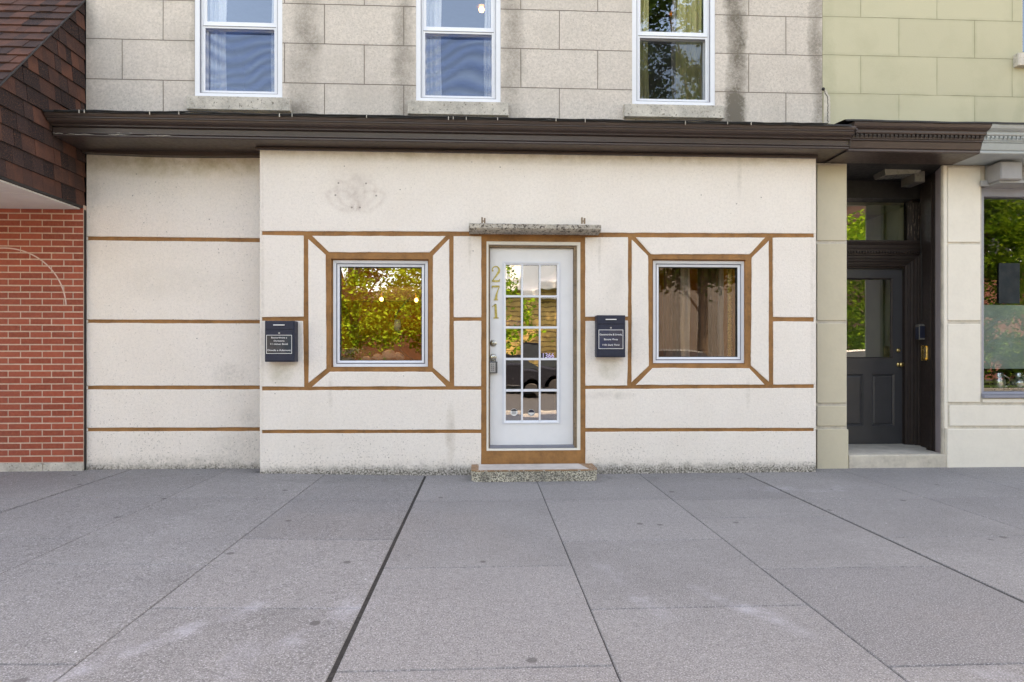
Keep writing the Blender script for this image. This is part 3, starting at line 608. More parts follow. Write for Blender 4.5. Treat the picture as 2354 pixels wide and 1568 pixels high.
# cornice, profile listed as (Y, Z), swept along X
def sweep(bm, prof, x0, x1, ends=None):
    A = [bm.verts.new((x0 + (ends[0] * (-y) if ends else 0), y, z)) for y, z in prof]; Bv = [bm.verts.new((x1 + (ends[1] * (-y) if ends else 0), y, z)) for y, z in prof]
    n = len(prof); bm.faces.new(A); bm.faces.new(Bv[::-1])
    for i in range(n): bm.faces.new((A[i], A[(i + 1) % n], Bv[(i + 1) % n], Bv[i]))
CP = [(.235, 3.246), (-.21, 3.246), (-.222, 3.243), (-.232, 3.250), (-.232, 3.262), (-.224, 3.266), (-.240, 3.272), (-.240, 3.278), (-.232, 3.281), (-.236, 3.322), (-.231, 3.327), (-.262, 3.333), (-.262, 3.341), (-.27, 3.347), (-.30, 3.354), (-.318, 3.366), (-.322, 3.380), (-.334, 3.383), (-.334, 3.390), (-.345, 3.395), (-.352, 3.412), (-.352, 3.425), (-.30, 3.436), (.235, 3.50)]
bm = B(); sweep(bm, CP, XL, XS - .003); cn = link('cornice', bm, 'cornice_brown', main)
bm = B(); box(bm, PX(700, -.24), XS - .05, -.262 - .012, -.2625, 3.3605, 3.3615)
# left recess soffit trim
bm = B(); n = 24
for i in range(n):
    xa = XL + (XB - XL) * i / n; xb = XL + (XB - XL) * (i + 1) / n
    dz = lambda t: -.020 - .016 * sin(pi * min(1, t * 1.05)) - .01 * t
    for (yy0, yy1, dd) in ((.165, .238, 0),):
        v = [(xa, yy0, 3.245), (xb, yy0, 3.245), (xb, yy1, 3.245), (xa, yy1, 3.245)]; za, zb_ = 3.245 + dz(i / n), 3.245 + dz((i + 1) / n)
        vt = [bm.verts.new(p) for p in v]; vb = [bm.verts.new((xa, yy0, za)), bm.verts.new((xb, yy0, zb_)), bm.verts.new((xb, yy1, zb_)), bm.verts.new((xa, yy1, za))]
        bm.faces.new(vb); bm.faces.new((vt[0], vt[1], vb[1], vb[0])); bm.faces.new((vt[2], vt[3], vb[3], vb[2]))
link('soffit_trim', bm, 'cornice_brown', main)
bm = B(); sweep(bm, [(-.012, 3.247), (-.030, 3.240), (-.03, 3.222), (-.018, 3.214), (-.012, 3.214)], XB - .03, XR + .002); link('bed_mould', bm, 'cornice_brown', main)
# flashing with uneven edge
def flashing(x0, x1, z, yf, parent, seed, lift=.012):
    bm = B(); n = int((x1 - x0) / .05); rows = []
    for i in range(n + 1):
        x = x0 + (x1 - x0) * i / n; k = mnoise.noise(Vector((x * 2.3, seed, 0))); k2 = mnoise.noise(Vector((x * 11, seed, 5)))
        e = z + .006 * k + .004 * k2
        rows.append([bm.verts.new((x, yf - .012 + .006 * k2, e - .012)), bm.verts.new((x, yf - .014 + .006 * k2, e + .004)), bm.verts.new((x, yf + .02, e + lift + .008 * k)), bm.verts.new((x, .236, z + .075 + .012 * k + .006 * k2)), bm.verts.new((x, .238, z + .105 + .02 * k + .008 * k2))])
    for a, b in zip(rows, rows[1:]):
        for i in range(4): bm.faces.new((a[i], b[i], b[i + 1], a[i + 1]))
    return link('flashing', bm, 'black_membrane', parent, True)
flashing(XL, XS - .06, 3.430, -.352, main, 1)
# peeled streaks on the cornice
bm = B()
for (a, b, y) in ((150, 215, 308), (246, 300, 309), (255, 310, 306), (330, 395, 311), (120, 145, 306)):
    x0, x1 = PX(a, -.24), PX(b, -.24); z = PZ(y, -.24, a); n = 6
    tube(bm, [(x0 + (x1 - x0) * i / n, -.2355 - .001, z + .003 * sin(i * 2.1 + a)) for i in range(n + 1)], [.0005] + [.003] * (n - 1) + [.0005], 5)
link('peeled_paint', bm, 'concrete_trim', main)
# cable with clips along the top
bm = B(); pts = []
for i in range(140):
    x = XL + .1 + (XS - XL - .4) * i / 139; pts.append((x, -.372 + .004 * sin(i * .7), 3.434 + .012 * mnoise.noise(Vector((x * 1.7, 0, 2))) + .005 * mnoise.noise(Vector((x * 9, 0, 2)))))
tube(bm, pts, .006, 6); cb = thing('cable', 'thin black cable clipped along the top edge of the brown cornice', 'cable', (0, -.37, 3.43)); link('wire', bm, 'rubber', cb, True)
for px in (183, 195, 345, 412, 643, 672, 843, 1031, 1042, 1072, 1144, 1278, 1345, 1575, 1672, 1726):
    x = PX(px, -.37); bm = B(); d = random.uniform(.008, .02); box(bm, x - .0035, x + .0035, -.381, -.374, 3.418 - d, 3.436, .001); link('clip', bm, 'concrete_trim', cb)
# ---- fixed windows on the ground floor
def fixed_window(R, fpx, mat='glass'):
    x0, x1, z0, z1 = R; (fa, fb) = fpx
    fx0, fx1, fz0, fz1 = rect_px(fa, fb, .045)
    bm = B()
    for (a, b, c, d) in ((x0 + .0005, fx0, z0, z1), (fx1, x1 - .0005, z0, z1), (fx0, fx1, z0 + .0005, fz0), (fx0, fx1, fz1, z1 - .0005)):
        if b - a > .002 and d - c > .002: box(bm, a, b, .05, .20, c, d)
    link('reveal', bm, 'brown_trim', main)
    bm = B(); ring(bm, fx0, fx1, fz0, fz1, .028, .028, .028, .028, .045, .14, .004); fr = link('window', bm, 'white_vinyl', main)
    bm = B(); ring(bm, fx0 + .0285, fx1 - .0285, fz0 + .0285, fz1 - .0285, .010, .010, .010, .010, .058, .14); link('bead', bm, 'grey_vinyl', fr)
    bm = B(); ring(bm, fx0 + .039, fx1 - .039, fz0 + .039, fz1 - .039, .022, .022, .022, .022, .052, .12, .008); link('sash', bm, 'white_vinyl', fr)
    bm = B(); ring(bm, fx0 + .0612, fx1 - .0612, fz0 + .0612, fz1 - .0612, .006, .006, .006, .006, .066, .12); link('gasket', bm, 'rubber', fr)
    bm = B(); tilted(bm, fx0 + .066, fx1 - .066, .085, fz0 + .066, fz1 - .066, 0); link('pane', bm, mat, fr)
    return fx0, fx1, fz0, fz1
F1 = fixed_window(W1, (c6(635, 447), c6(1368, 1271)), 'glass'); F2 = fixed_window(W2, (c8(603, 450), c8(1308, 1243)), 'glass_dim')
# ---- ground floor room
bm = B(); roombox(bm, XB + .06, XR - .06, .252, 4.5, -.04, 2.99); link('interior_wall', bm, 'room_amber', main)
bm = B(); box(bm, XB + .07, XR - .07, .26, 4.45, .02, .06); link('interior_floor', bm, 'room_floor', main)
xd0, xd1 = DO[0] - .15, DO[1] + .12
bm = B(); box(bm, xd0 - .05, xd0, .27, 3.2, .065, 2.95); box(bm, xd1, xd1 + .05, .27, 3.2, .065, 2.95); box(bm, xd0 + .003, xd1 - .003, 3.2, 3.25, .065, 2.95); link('partition', bm, 'room_dark', main)
tb = thing('display_table', 'dark wooden counter standing inside behind the left shop window', 'table', (-1.15, 1.4, .06))
bm = B(); box(bm, -1.9, -.75, 1.0, 1.6, .93, .97, .006); link('table_top', bm, 'wood_dark', tb)
for (a, b) in ((-1.85, 1.05), (-.8, 1.05), (-1.85, 1.55), (-.8, 1.55)): bm = B(); box(bm, a - .03, a + .03, b - .03, b + .03, .06, .928); link('leg', bm, 'wood_dark', tb)
bm = B(); box(bm, XB + .1, XB + 1.55, 2.95, 3.0, 1.98, 2.2, .01); tag(link('shelf', bm, 'wood_dark'), 'long wooden shelf on the amber wall behind the left window', 'shelf')
for (px, py, lab) in ((877, 688, 'left one of two small warm bulbs glowing on the amber wall behind the left window'), (957, 690, 'right one of two small warm bulbs glowing on the amber wall behind the left window')):
    x, z = P(px, py, 2.6); t = thing('wall_lamp', lab, 'lamp', (x, 2.6, z), 'warm bulbs behind the left window')
    bm = B(); lathe(bm, (x, 2.6, z), [(-.03, .002), (-.02, .02), (0, .028), (.02, .02), (.03, .010)], 'z', 16); link('bulb', bm, 'bulb_glow', t, True)
    bm = B(); cyl(bm, (x, 2.6, z + .046), .018, .014, 'z', .05, 12); tube(bm, [(x, 2.6, z + .09), (x, 2.75, z + .12), (x, 2.93, z + .09)], .008); link('bracket', bm, 'brass', t)
for (x, y, z, e) in ((-1.35, 2.0, 2.6, 15), (F2[0] - .05, 1.0, 1.25, 5)):
    L = bpy.data.lights.new('room_glow_light', 'POINT'); L.energy = e; L.color = (1, .72, .38); L.shadow_soft_size = .08; o = bpy.data.objects.new('room_glow_light', L); C.objects.link(o); o.location = (x, y, z)  # added point lights without a bulb, for the amber glow indoors
# crooked branch ornament, stones and plants on the sill of the left window
t = thing('branch_ornament', 'crooked dark branch with a woven shade standing inside the left window', 'ornament', (*[P(930, 830, .3)[0], .3, P(930, 830, .3)[1]],))
def c6w(x, y, Y): a = P(*c6(x, y), Y); return (a[0], Y, a[1])
bm = B(); tube(bm, [c6w(*p, .3) for p in ((1232, 735), (1190, 780), (1140, 840), (1115, 880), (1110, 950), (1125, 990), (1170, 1030), (1150, 1080), (1152, 1140), (1180, 1170), (1262, 1222))], [.006, .009, .010, .010, .010, .010, .012, .010, .010, .010, .008], 8); link('branch', bm, 'bark', t, True)
bm = B(); a = c6w(1133, 950, .3); lathe(bm, a, [(-.055, .028), (-.03, .036), (.03, .034), (.058, .022)], 'z', 14); link('shade', bm, 'stone_white', t, True)
bm = B(); box(bm, W1[0] + .02, W1[1] - .02, .15, .5, F1[2] + .01, F1[2] + .045, .004); tag(link('window_shelf', bm, 'wood_dark'), 'dark ledge inside the left shop window carrying stones and plants', 'shelf')
sz = F1[2] + .045
random.seed(3)
def stone(px, r, Y, lab):
    x = PX(px, Y); bm = B(); bmesh.ops.create_icosphere(bm, subdivisions=3, radius=r)
    for v in bm.verts: k = 1 + .35 * mnoise.noise(v.co * (2.2 / r) * .6 + Vector((px, 0, 0))); v.co = Vector((v.co.x * 1.15 * k, v.co.y * .8 * k, v.co.z * .85 * k))
    zm = min(v.co.z for v in bm.verts); bmesh.ops.translate(bm, verts=bm.verts, vec=(x, Y, sz - zm)); tag(link('decorative_stone', bm, 'stone_white', None, True), lab, 'stone', 'pale stones behind the left window')
for px, r, Y, lab in ((868, .045, .30, 'small pale stone in the middle of the row behind the left window'), (893, .07, .32, 'largest pale stone on the ledge behind the left window'), (918, .055, .34, 'pale stone right of the largest one behind the left window'), (842, .035, .28, 'smallest pale stone at the left of the ledge behind the left window')): stone(px, r, Y, lab)
def bushy(name, label, cat, x, y, z, w_, h_, n, mats, pot=True, depth=.08, fl=None):
    t = thing(name, label, cat, (x, y, z))
    if pot: bm = B(); lathe(bm, (x, y, z), [(0, w_ * .28), (h_ * .3, w_ * .36), (h_ * .32, w_ * .38), (h_ * .34, w_ * .34)], 'z', 18); link('pot', bm, 'pot_white', t)
    bm = B(); z0 = z + (h_ * .3 if pot else 0)
    for i in range(n):
        p = Vector((x + random.gauss(0, w_ * .28), y + random.uniform(-depth, depth), z0 + random.random() * h_ * .7)); a = Vector((random.uniform(-1, 1), random.uniform(-1, 1), random.uniform(-.3, 1))).normalized(); b = a.cross(Vector((random.random(), random.random(), random.random()))).normalized(); s = random.uniform(.008, .02)
        vs = [bm.verts.new(p + a * s * u + b * s * v) for u, v in ((-1, 0), (0, -.5), (1, 0), (0, .5))]; bm.faces.new(vs)
    link('leaves', bm, mats, t)
    if fl:
        bm = B()
        for i in range(n // 3):
            c = Vector((x + random.gauss(0, w_ * .3), y - depth * random.random(), z0 + h_ * (.3 + .5 * random.random()))); bmesh.ops.create_icosphere(bm, subdivisions=1, radius=random.uniform(.006, .012), matrix=__import__('mathutils').Matrix.Translation(c))
        link('flowers', bm, fl, t)
bushy('potted_plant', 'low leafy plant with pale flowers at the left of the left window ledge', 'plant', PX(800, .28), .28, sz, .22, .13, 260, 'leaf', True, .06, 'pot_white')
bushy('potted_plant', 'trailing green plant near the middle of the left window ledge', 'plant', PX(845, .38), .38, sz, .20, .12, 200, 'leaf', True, .05)
# curtains behind the right window
fx0, fx1, fz0, fz1 = F2; cz0, cz1 = fz0 - .02, fz1 + .02
curtain('curtain', 'brown curtain gathered at the left behind the right shop window', fx0 + .15, fx0 + .33, cz0, cz1, .19, 4, .022, 'curtain_brown')
curtain('curtain', 'grey-taupe curtain panel hanging left of centre behind the right shop window', fx0 + .25, fx0 + .46, cz0, cz1, .27, 3, .02, 'curtain_taupe')
curtain('curtain', 'grey curtain panel at the right end behind the right shop window', fx1 - .26, fx1 - .10, cz0, cz1, .33, 4, .015, 'curtain_taupe')
curtain('curtain', 'dark brown curtain panel hanging right of centre behind the right shop window', fx1 - .42, fx1 - .20, cz0, cz1, .24, 4, .022, 'curtain_brown')
bm = B(); box(bm, fx1 - .10, fx1 - .055, .20, .24, cz0, cz1, .004); tag(link('wooden_post', bm, 'brass'), 'thin golden post just inside the right edge of the right shop window', 'post')
# ---- front door with its frame
dx0, dx1, dz0, dz1 = DO
Yd = .085
sx0, sx1 = PX(1124, Yd), PX(1322, Yd); sz0, sz1 = PZ(1023, Yd, 1225), PZ(573, Yd, 1225)
bm = B(); ring(bm, dx0 + .001, dx1 - .001, dz0 + .001, dz1 - .001, .020, .030, .018, .030, .004, .2, .004)
link('door_frame', bm, 'cream_pale', main)
bm = B(); ring(bm, dx0 + .0215, dx1 - .0315, dz0 + .0195, dz1 - .0315, .012, .028, .022, .020, .045, .19, .0); link('door_stop', bm, 'old_wood', main)
dfx0, dfx1, dfz0, dfz1 = dx0 + .034, dx1 - .060, dz0 + .042, dz1 - .052
gx0, gx1 = PX(1162.7, Yd - .01), PX(1279, Yd - .01); gz0, gz1 = PZ(966, Yd - .01, 1220), PZ(610, Yd - .01, 1220)
bm = B(); holed(bm, dfx0 + .003, dfx1 - .003, dfz0 + .004, dfz1 - .003, [(gx0 - .012, gx1 + .012, gz0 - .012, gz1 + .012)], Yd, Yd + .045)
door = link('door', bm, 'white_door', main)
bm = B(); lx0, lx1, lz0, lz1 = PX(1155, Yd), PX(1288, Yd), PZ(974.5, Yd, 1220), PZ(601.5, Yd, 1220)
ring(bm, lx0, lx1, lz0, lz1, .012, .012, .012, .012, Yd - .006, Yd + .01, .0); ring(bm, lx0 + .0122, lx1 - .0122, lz0 + .0122, lz1 - .0122, .022, .022, .022, .022, Yd - .014, Yd + .02, .012)
link('lite_frame', bm, 'white_vinyl', door)
cols = [(280, 362), (373, 458), (468, 552)]; rows = [(337, 498), (510, 665), (678, 835), (848, 1003), (1017, 1170)]
bm = B()
def dpx(x, y): a = P(*c7(x, y), Yd - .008); return a
for a, b in zip(cols, cols[1:]): x0 = dpx(a[1], 700)[0]; x1 = dpx(b[0], 700)[0]; sweepz = box(bm, x0 + .001, x1 - .001, Yd - .008, Yd + .012, gz0 - .01, gz1 + .01)
for a, b in zip(rows, rows[1:]): z1 = dpx(400, a[1])[1]; z0 = dpx(400, b[0])[1]; box(bm, gx0 - .01, gx1 + .01, Yd - .0055, Yd + .0115, z0 + .001, z1 - .001)
link('muntin', bm, 'white_vinyl', door)
for ci, a in enumerate(cols):
    for r in rows:
        x0, z1 = dpx(a[0], r[0]); x1, z0 = dpx(a[1], r[1]); bm = B(); t = random.uniform(-.0025, .0025); tz = random.uniform(-.003, .003)
        v = [bm.verts.new(p) for p in ((x0 - .004, Yd + .017 - t, z0 - .004), (x1 + .004, Yd + .017 + t, z0 - .004), (x1 + .004, Yd + .017 + t + tz, z1 + .004), (x0 - .004, Yd + .017 - t + tz, z1 + .004))]; bm.faces.new(v); link('pane', bm, 'glass_door', door)
# gold numerals 2 7 1
def strokes(name, paths, ox, oz, h, parent, mat, y, th=.004):
    bm = B()
    for pts in paths:
        L, R = [], []
        for i, (x, z, wd) in enumerate(pts):
            a = pts[max(0, i - 1)]; b = pts[min(len(pts) - 1, i + 1)]; d = Vector((b[0] - a[0], b[1] - a[1])).normalized(); n = Vector((-d.y, d.x)) * wd / 2; L.append((x + n.x, z + n.y)); R.append((x - n.x, z - n.y))
        f = [[bm.verts.new((ox + p[0] * h, y - (th if k else 0), oz + p[1] * h)) for p in q] for k in (0, 1) for q in (L, R)]
        Lb, Rb, Lf, Rf = f[0], f[1], f[2], f[3]
        for i in range(len(L) - 1): bm.faces.new((Lf[i], Lf[i + 1], Rf[i + 1], Rf[i])); bm.faces.new((Lf[i], Lb[i], Lb[i + 1], Lf[i + 1])); bm.faces.new((Rf[i], Rf[i + 1], Rb[i + 1], Rb[i]))
        bm.faces.new((Lf[0], Rf[0], Rb[0], Lb[0])); bm.faces.new((Lf[-1], Lb[-1], Rb[-1], Rf[-1]))
    return link(name, bm, mat, parent)
arc = lambda cx, cz, rx, rz, a0, a1, n, w0, w1, w2: [(cx + rx * cos(a0 + (a1 - a0) * i / n), cz + rz * sin(a0 + (a1 - a0) * i / n), w0 + (w1 - w0) * min(1, 2 * i / n) if i < n / 2 else w1 + (w2 - w1) * (2 * i / n - 1)) for i in range(n + 1)]
n2 = [arc(.27, .74, .22, .24, pi * 1.05, -.25 * pi, 14, .05, .07, .15), [(.425, .58, .13), (.3, .38, .10), (.14, .18, .06), (.06, .06, .05)], [(.03, .06, .11), (.3, .05, .12), (.5, .06, .10), (.53, .2, .03)], [(.05, .72, .12), (.12, .68, .08)]]
n7 = [[(.04, .78, .03), (.05, .93, .10), (.3, .93, .13), (.54, .93, .10)], [(.52, .9, .05), (.40, .6, .08), (.33, .35, .13), (.30, .06, .19)], [(.16, .03, .06), (.44, .03, .06)]]
n1 = [[(.0, .76, .03), (.14, .86, .06), (.26, .97, .08)], [(.25, .96, .15), (.27, .5, .16), (.29, .05, .17)], [(.12, .03, .07), (.46, .03, .07)]]
for dg, top, bot, px in ((n2, 611.8, 648, 1129.8), (n7, 656, 690.5, 1129.8), (n1, 698, 732, 1130.5)):
    x, z1 = P(px, top, Yd - .004); z0 = PZ(bot, Yd - .004, px); strokes('house_number', dg, x, z0, (z1 - z0), door, 'gold_paint', Yd - .001, .005)
# lock and knob
x, z = P(1134.3, 789, Yd); bm = B(); lathe(bm, (x, Yd + .001, z), [(0, .034), (-.006, .035), (-.012, .031), (-.013, .022), (-.022, .020), (-.026, .014), (-.026, .002)], 'y', 28); dbt = link('deadbolt', bm, 'nickel', door, True)
bm = B(); box(bm, x - .0015, x + .0015, Yd - .0275, Yd - .024, z - .008, z + .008); link('keyhole', bm, 'dark_print', dbt)
x, z = P(1134.3, 821, Yd); bm = B(); lathe(bm, (x, Yd + .001, z), [(0, .034), (-.006, .034), (-.012, .026), (-.016, .012), (-.035, .012), (-.042, .026), (-.055, .031), (-.066, .027), (-.071, .016), (-.071, .002)], 'y', 28); knob = link('knob', bm, 'nickel', door, True)
# lettering and stickers on panes
x, z = dpx(511, 822); text_mesh('lettering', '1366', x, z, Yd + .012, .052, 'lavender_print', door, .115, .0006, .01)
for (cx, cy, k) in ((325, 1129, 0), (418, 1131, 1)):
    x, z = dpx(cx, cy); bm = B(); cyl(bm, (x, Yd + .0135, z), .036, .036, 'y', .001, 28); st = link('sticker', bm, 'white_print' if k == 0 else 'lockbox_face', door)
    if k == 0:
        bm = B(); prism(bm, [(x + .034 * cos(a), z + .034 * sin(a)) for a in [pi * .12 + pi * .76 * i / 12 for i in range(13)]], lambda p, q: (p[0], Yd + .0130 - .0006 * q, p[1])); link('emblem', bm, 'dark_print', st)
        for i, wd in enumerate((.04, .05, .044)): bm = B(); box(bm, x - wd / 2, x + wd / 2, Yd + .0124, Yd + .0132, z + .002 - i * .0105, z + .007 - i * .0105); link('lettering', bm, 'dark_print', st)
    else:
        bm = B(); prism(bm, [(x + .03 * cos(a), z + .004 + .026 * sin(a)) for a in [pi * i / 10 for i in range(11)]], lambda p, q: (p[0], Yd + .0130 - .0006 * q, p[1])); link('emblem', bm, 'mailbox_paint', st)
        bm = B(); box(bm, x - .027, x + .027, Yd + .0122, Yd + .0128, z - .012, z - .002); box(bm, x - .012, x + .012, Yd + .0122, Yd + .0128, z - .026, z - .018); link('lettering', bm, 'white_print', st)
bm = B(); cyl(bm, (PX(1315.5, Yd), Yd - .0008, PZ(579, Yd)), .002, .002, 'y', .001, 8); bm.free()
# sill below the door
bm = B(); box(bm, dfx0, dfx1, .03, .2, dz0 + .0195, dz0 + .043, .003); link('threshold', bm, 'grey_vinyl', main)
# purple flowers and small things seen inside the door glass
bushy('flower_pot', 'purple flowers standing just inside the glazed white door', 'plant', *[dpx(320, 640)[0], .14, dpx(320, 655)[1]], .13, .06, 420, 'purple_petal', False, .02)
# key lock box hanging from the knob
lb = thing('key_lock_box', 'small black key box with a grey keypad hanging below the white door knob', 'lock box', (*[P(1134, 858, Yd - .03)[0], Yd - .03, P(1134, 858, Yd - .03)[1]],))
ax0, az1 = P(1125, 831, Yd - .045); ax1, az0 = P(1143.5, 858, Yd - .045)
bm = B(); box(bm, ax0, ax1, Yd - .045, Yd - .004, az0, az1, .005); link('case', bm, 'lockbox_body', lb)
bm = B(); box(bm, ax0 + .006, ax1 - .020, Yd - .049, Yd - .0452, az0 + .008, az1 - .012, .002); fc = link('keypad', bm, 'lockbox_face', lb)
for i in range(4):
    for j in range(2): bm = B(); bx = ax0 + .017 + j * .018; bz = az1 - .032 - i * .02; box(bm, bx, bx + .009, Yd - .0515, Yd - .0492, bz, bz + .009, .001); link('key', bm, 'lockbox_body', fc)
kx, kz = P(1134.3, 821, Yd); bm = B(); tube(bm, [(kx - .02, Yd - .024, az1 - .004), (kx - .019, Yd - .024, kz + .006), (kx - .01, Yd - .024, kz + .019), (kx + .01, Yd - .024, kz + .019), (kx + .019, Yd - .024, kz + .006), (kx + .02, Yd - .024, az1 - .004)], .004, 8); link('shackle', bm, 'steel', lb, True)
# ---- weathered ledge over the door and the step
bm = B(); lx0, lx1 = PX(1078, -.17), PX(1382, -.17); lz1, lz0 = PZ(513.5, -.17, 1230), PZ(531, -.17, 1230)
n = 60; rings = []
for i in range(n + 1):
    x = lx0 + (lx1 - lx0) * i / n; e = lambda s: .004 * mnoise.noise(Vector((x * 14, s, 0))) + .002 * mnoise.noise(Vector((x * 45, s, 7)))
    tl = -.0 - .004 * (i / n) ; ins = .014 * (1 if i in (0, n) else 0)
    rings.append([bm.verts.new(p) for p in ((x, -.002, lz1 + .012), (x, -.15, lz1 + e(1) + tl), (x, -.172 + e(2), lz1 - .008 + tl), (x, -.17 + e(3), lz0 + .026), (x, -.155 + e(3), lz0 + .012 + e(4)), (x, -.12, lz0 + e(5)), (x, -.002, lz0 - .004))])
for a, b in zip(rings, rings[1:]):
    for k in range(7): bm.faces.new((a[k], b[k], b[(k + 1) % 7], a[(k + 1) % 7]))
bm.faces.new(rings[0]); bm.faces.new(rings[-1][::-1])
paint('weathered_ledge', (.56, .51, .44), .4, 60, .95, .53, (.10, .085, .07), bump=.012)
link('door_canopy', bm, 'weathered_ledge', main)
for a in (1111.5, 1341): bm = B(); x, z = P(a, 512, -.08); box(bm, x - .022, x - .006, -.09, -.07, z - .01, z + .052, .002); box(bm, x + .004, x + .02, -.09, -.07, z - .01, z + .045, .002); box(bm, x - .018, x + .016, -.085, -.075, z + .01, z + .022); link('bracket', bm, 'old_wood', main)
ta = PX(1083, -.33); tb_ = PX(1375, -.33)
def stepshape(ins, yf): 
    r = .09; pts = [(ta + ins, -.001), (ta + ins, yf + r)]
    pts += [(ta + ins + r - r * cos(pi / 2 * i / 6), yf + r - r * sin(pi / 2 * i / 6)) for i in range(1, 7)]
    pts += [(ta + (tb_ - ta) * i / 20, yf + .006 * mnoise.noise(Vector((i * .9, 0, 0)))) for i in range(2, 19)]
    pts += [(tb_ - ins - r + r * sin(pi / 2 * i / 6), yf + r - r * cos(pi / 2 * i / 6)) for i in range(0, 7)]
    pts += [(tb_ - ins, -.001)]; return pts
bm = B(); prism(bm, stepshape(0, -.335), lambda p, k: (p[0], p[1], -.03 + .128 * k)); stp = link('doorstep', bm, 'pebbledash', main)
bm = B(); prism(bm, stepshape(-.003, -.338), lambda p, k: (p[0], p[1], .0985 + .010 * k)); link('step_edge', bm, 'worn_edge', stp)
bm = B(); prism(bm, [(ta + .07, -.30), (tb_ - .08, -.30), (tb_ - .14, -.012), (ta + .07, -.012)], lambda p, k: (p[0], p[1], .1088 + .002 * k)); link('step_tread', bm, 'painted_step', stp)
# ---- mailboxes
def mailbox(x0, x1, z0, z1, dep, label, lines, gradient):
    t = thing('mailbox', label, 'mailbox', ((x0 + x1) / 2, 0, z0), 'dark blue wall mailboxes beside the door'); yf = -dep; w_ = x1 - x0; h = z1 - z0
    bm = B(); box(bm, x0, x1, yf + .006, -.0005, z0, z1, .006); link('body', bm, 'mailbox_paint', t)
    bm = B(); box(bm, x0 + .008, x1 - .010, yf, yf + .0058, z0 + h * .795, z1 - .004, .002); fl = link('flap', bm, 'mailbox_paint', t)
    bm = B(); box(bm, x0 + w_ * .30, x0 + w_ * .68, yf - .012, yf - .0055, z1 - h * .115, z1 - h * .092, .002); box(bm, x0 + w_ * .33, x0 + w_ * .36, yf - .006, yf - .0002, z1 - h * .112, z1 - h * .095); box(bm, x0 + w_ * .62, x0 + w_ * .65, yf - .006, yf - .0002, z1 - h * .112, z1 - h * .095); link('handle', bm, 'white_print', fl)
    bm = B(); box(bm, x0 + .016, x1 - .022, yf + .001, yf + .0058, z0 + h * .03, z0 + h * .765, .002); dr = link('door', bm, 'mailbox_paint', t)
    bm = B(); cyl(bm, (x0 + w_ * .49, yf - .003, z0 + h * .70), .0085, .0085, 'y', .0038, 18); link('lock', bm, 'lockbox_face', dr)
    bm = B(); a, b, c, d = x0 + .018, x1 - .024, z0 + h * .20, z0 + h * .655; box(bm, a, b, yf - .0015, yf + .0008, c, d); pl = link('name_plate', bm, gradient, t)
    bm = B(); ring(bm, a, b, c, d, .0042, .0042, .0042, .0042, yf - .0026, yf - .0016); link('plate_border', bm, 'white_print', pl)
    H = d - c
    for (s, fz, fw, hh) in lines: text_mesh('lettering', s, (a + b) / 2, c + H * fz, yf - .0017, H * hh, 'white_print', pl, (b - a) * fw, .0006, .012)
def plate(name, a, b, x0, x1):
    g = G(name); c = g.mix(g.mr(g.x, x0, x1), a, b); c = g.mix(g.mr(g.noise(14, 3), .4, .7, 0, .5), c, (.10, .10, .11)); g.col(c); g.rough(.3); MAT[name] = g.m
ma = (PX(608, -.12), PX(677, -.12), PZ(832, -.12, 642), PZ(737.5, -.12, 642)); mb = (PX(1372, -.11), PX(1438, -.11), PZ(821.5, -.11, 1404), PZ(724.5, -.11, 1404))
plate('plate_teal', (.035, .03, .03), (.005, .03, .055), ma[0], ma[1]); plate('plate_blue', (.02, .035, .09), (.05, .045, .06), mb[0], mb[1])
mailbox(*ma, .12, 'dark blue wall mailbox left of the left shop window with four lines of white lettering', [('Bonnardivora a', .86, .62, .085), ('Doresema', .69, .42, .08), ('11 nisnan Bosé', .52, .68, .09), ('Doude e Adamont', .19, .90, .095)], 'plate_teal')
mailbox(*mb, .11, 'dark blue mailbox between the white door and right window with three lines of lettering', [('Gasomandra & Lirook,', .75, .92, .095), ('Banura Viroa', .50, .56, .095), ('1101 Dark Thrid', .21, .68, .09)], 'plate_blue')
# ================================================================== BRICK BUILDING (left)
YB = .20; XC = XL - .012; XK = PX(191.5, YB)
brk = thing('brick_building', 'low red brick building with a shingled roof overhanging at the far left', 'building', (-5.5, .2, 0))
bm = B(); zb, zt = PZ(1062, YB, 100), 2.705; box(bm, -9, XK, YB + .003, .5, zb - .3, zt); link('mortar', bm, 'mortar', brk)
bm = B(); rh = .0655; bl = .209; r = 0; z = zb; random.seed(11)
while z + rh <= zt + .03:
    x = XK - .003 - (bl / 2 if r % 2 else 0)
    first = True
    z1_ = min(z + rh - .0125, zt - .001)
    xe = XK - .002; xx = xe
    seg = bl / 2 if r % 2 else bl * .93
    while xx > -6.4:
        a = xx - seg + .0125; j = random.uniform(-.0015, .0015); box(bm, a, xx, YB + random.uniform(-.0015, .0015), YB + .05, z + random.uniform(-.0008, .0008), z1_ + random.uniform(-.0008, .0008), 0); xx -= seg; seg = bl
    z += rh; r += 1
link('wall', bm, 'red_brick', brk)
bm = B(); box(bm, -9, PX(98, YB - .03) - .004, YB - .03, .4, -.1, zb - .006, .006); box(bm, PX(98, YB - .03), XK + .002, YB - .028, .4, -.1, zb - .007, .006); link('base_course', bm, 'concrete_trim', brk)
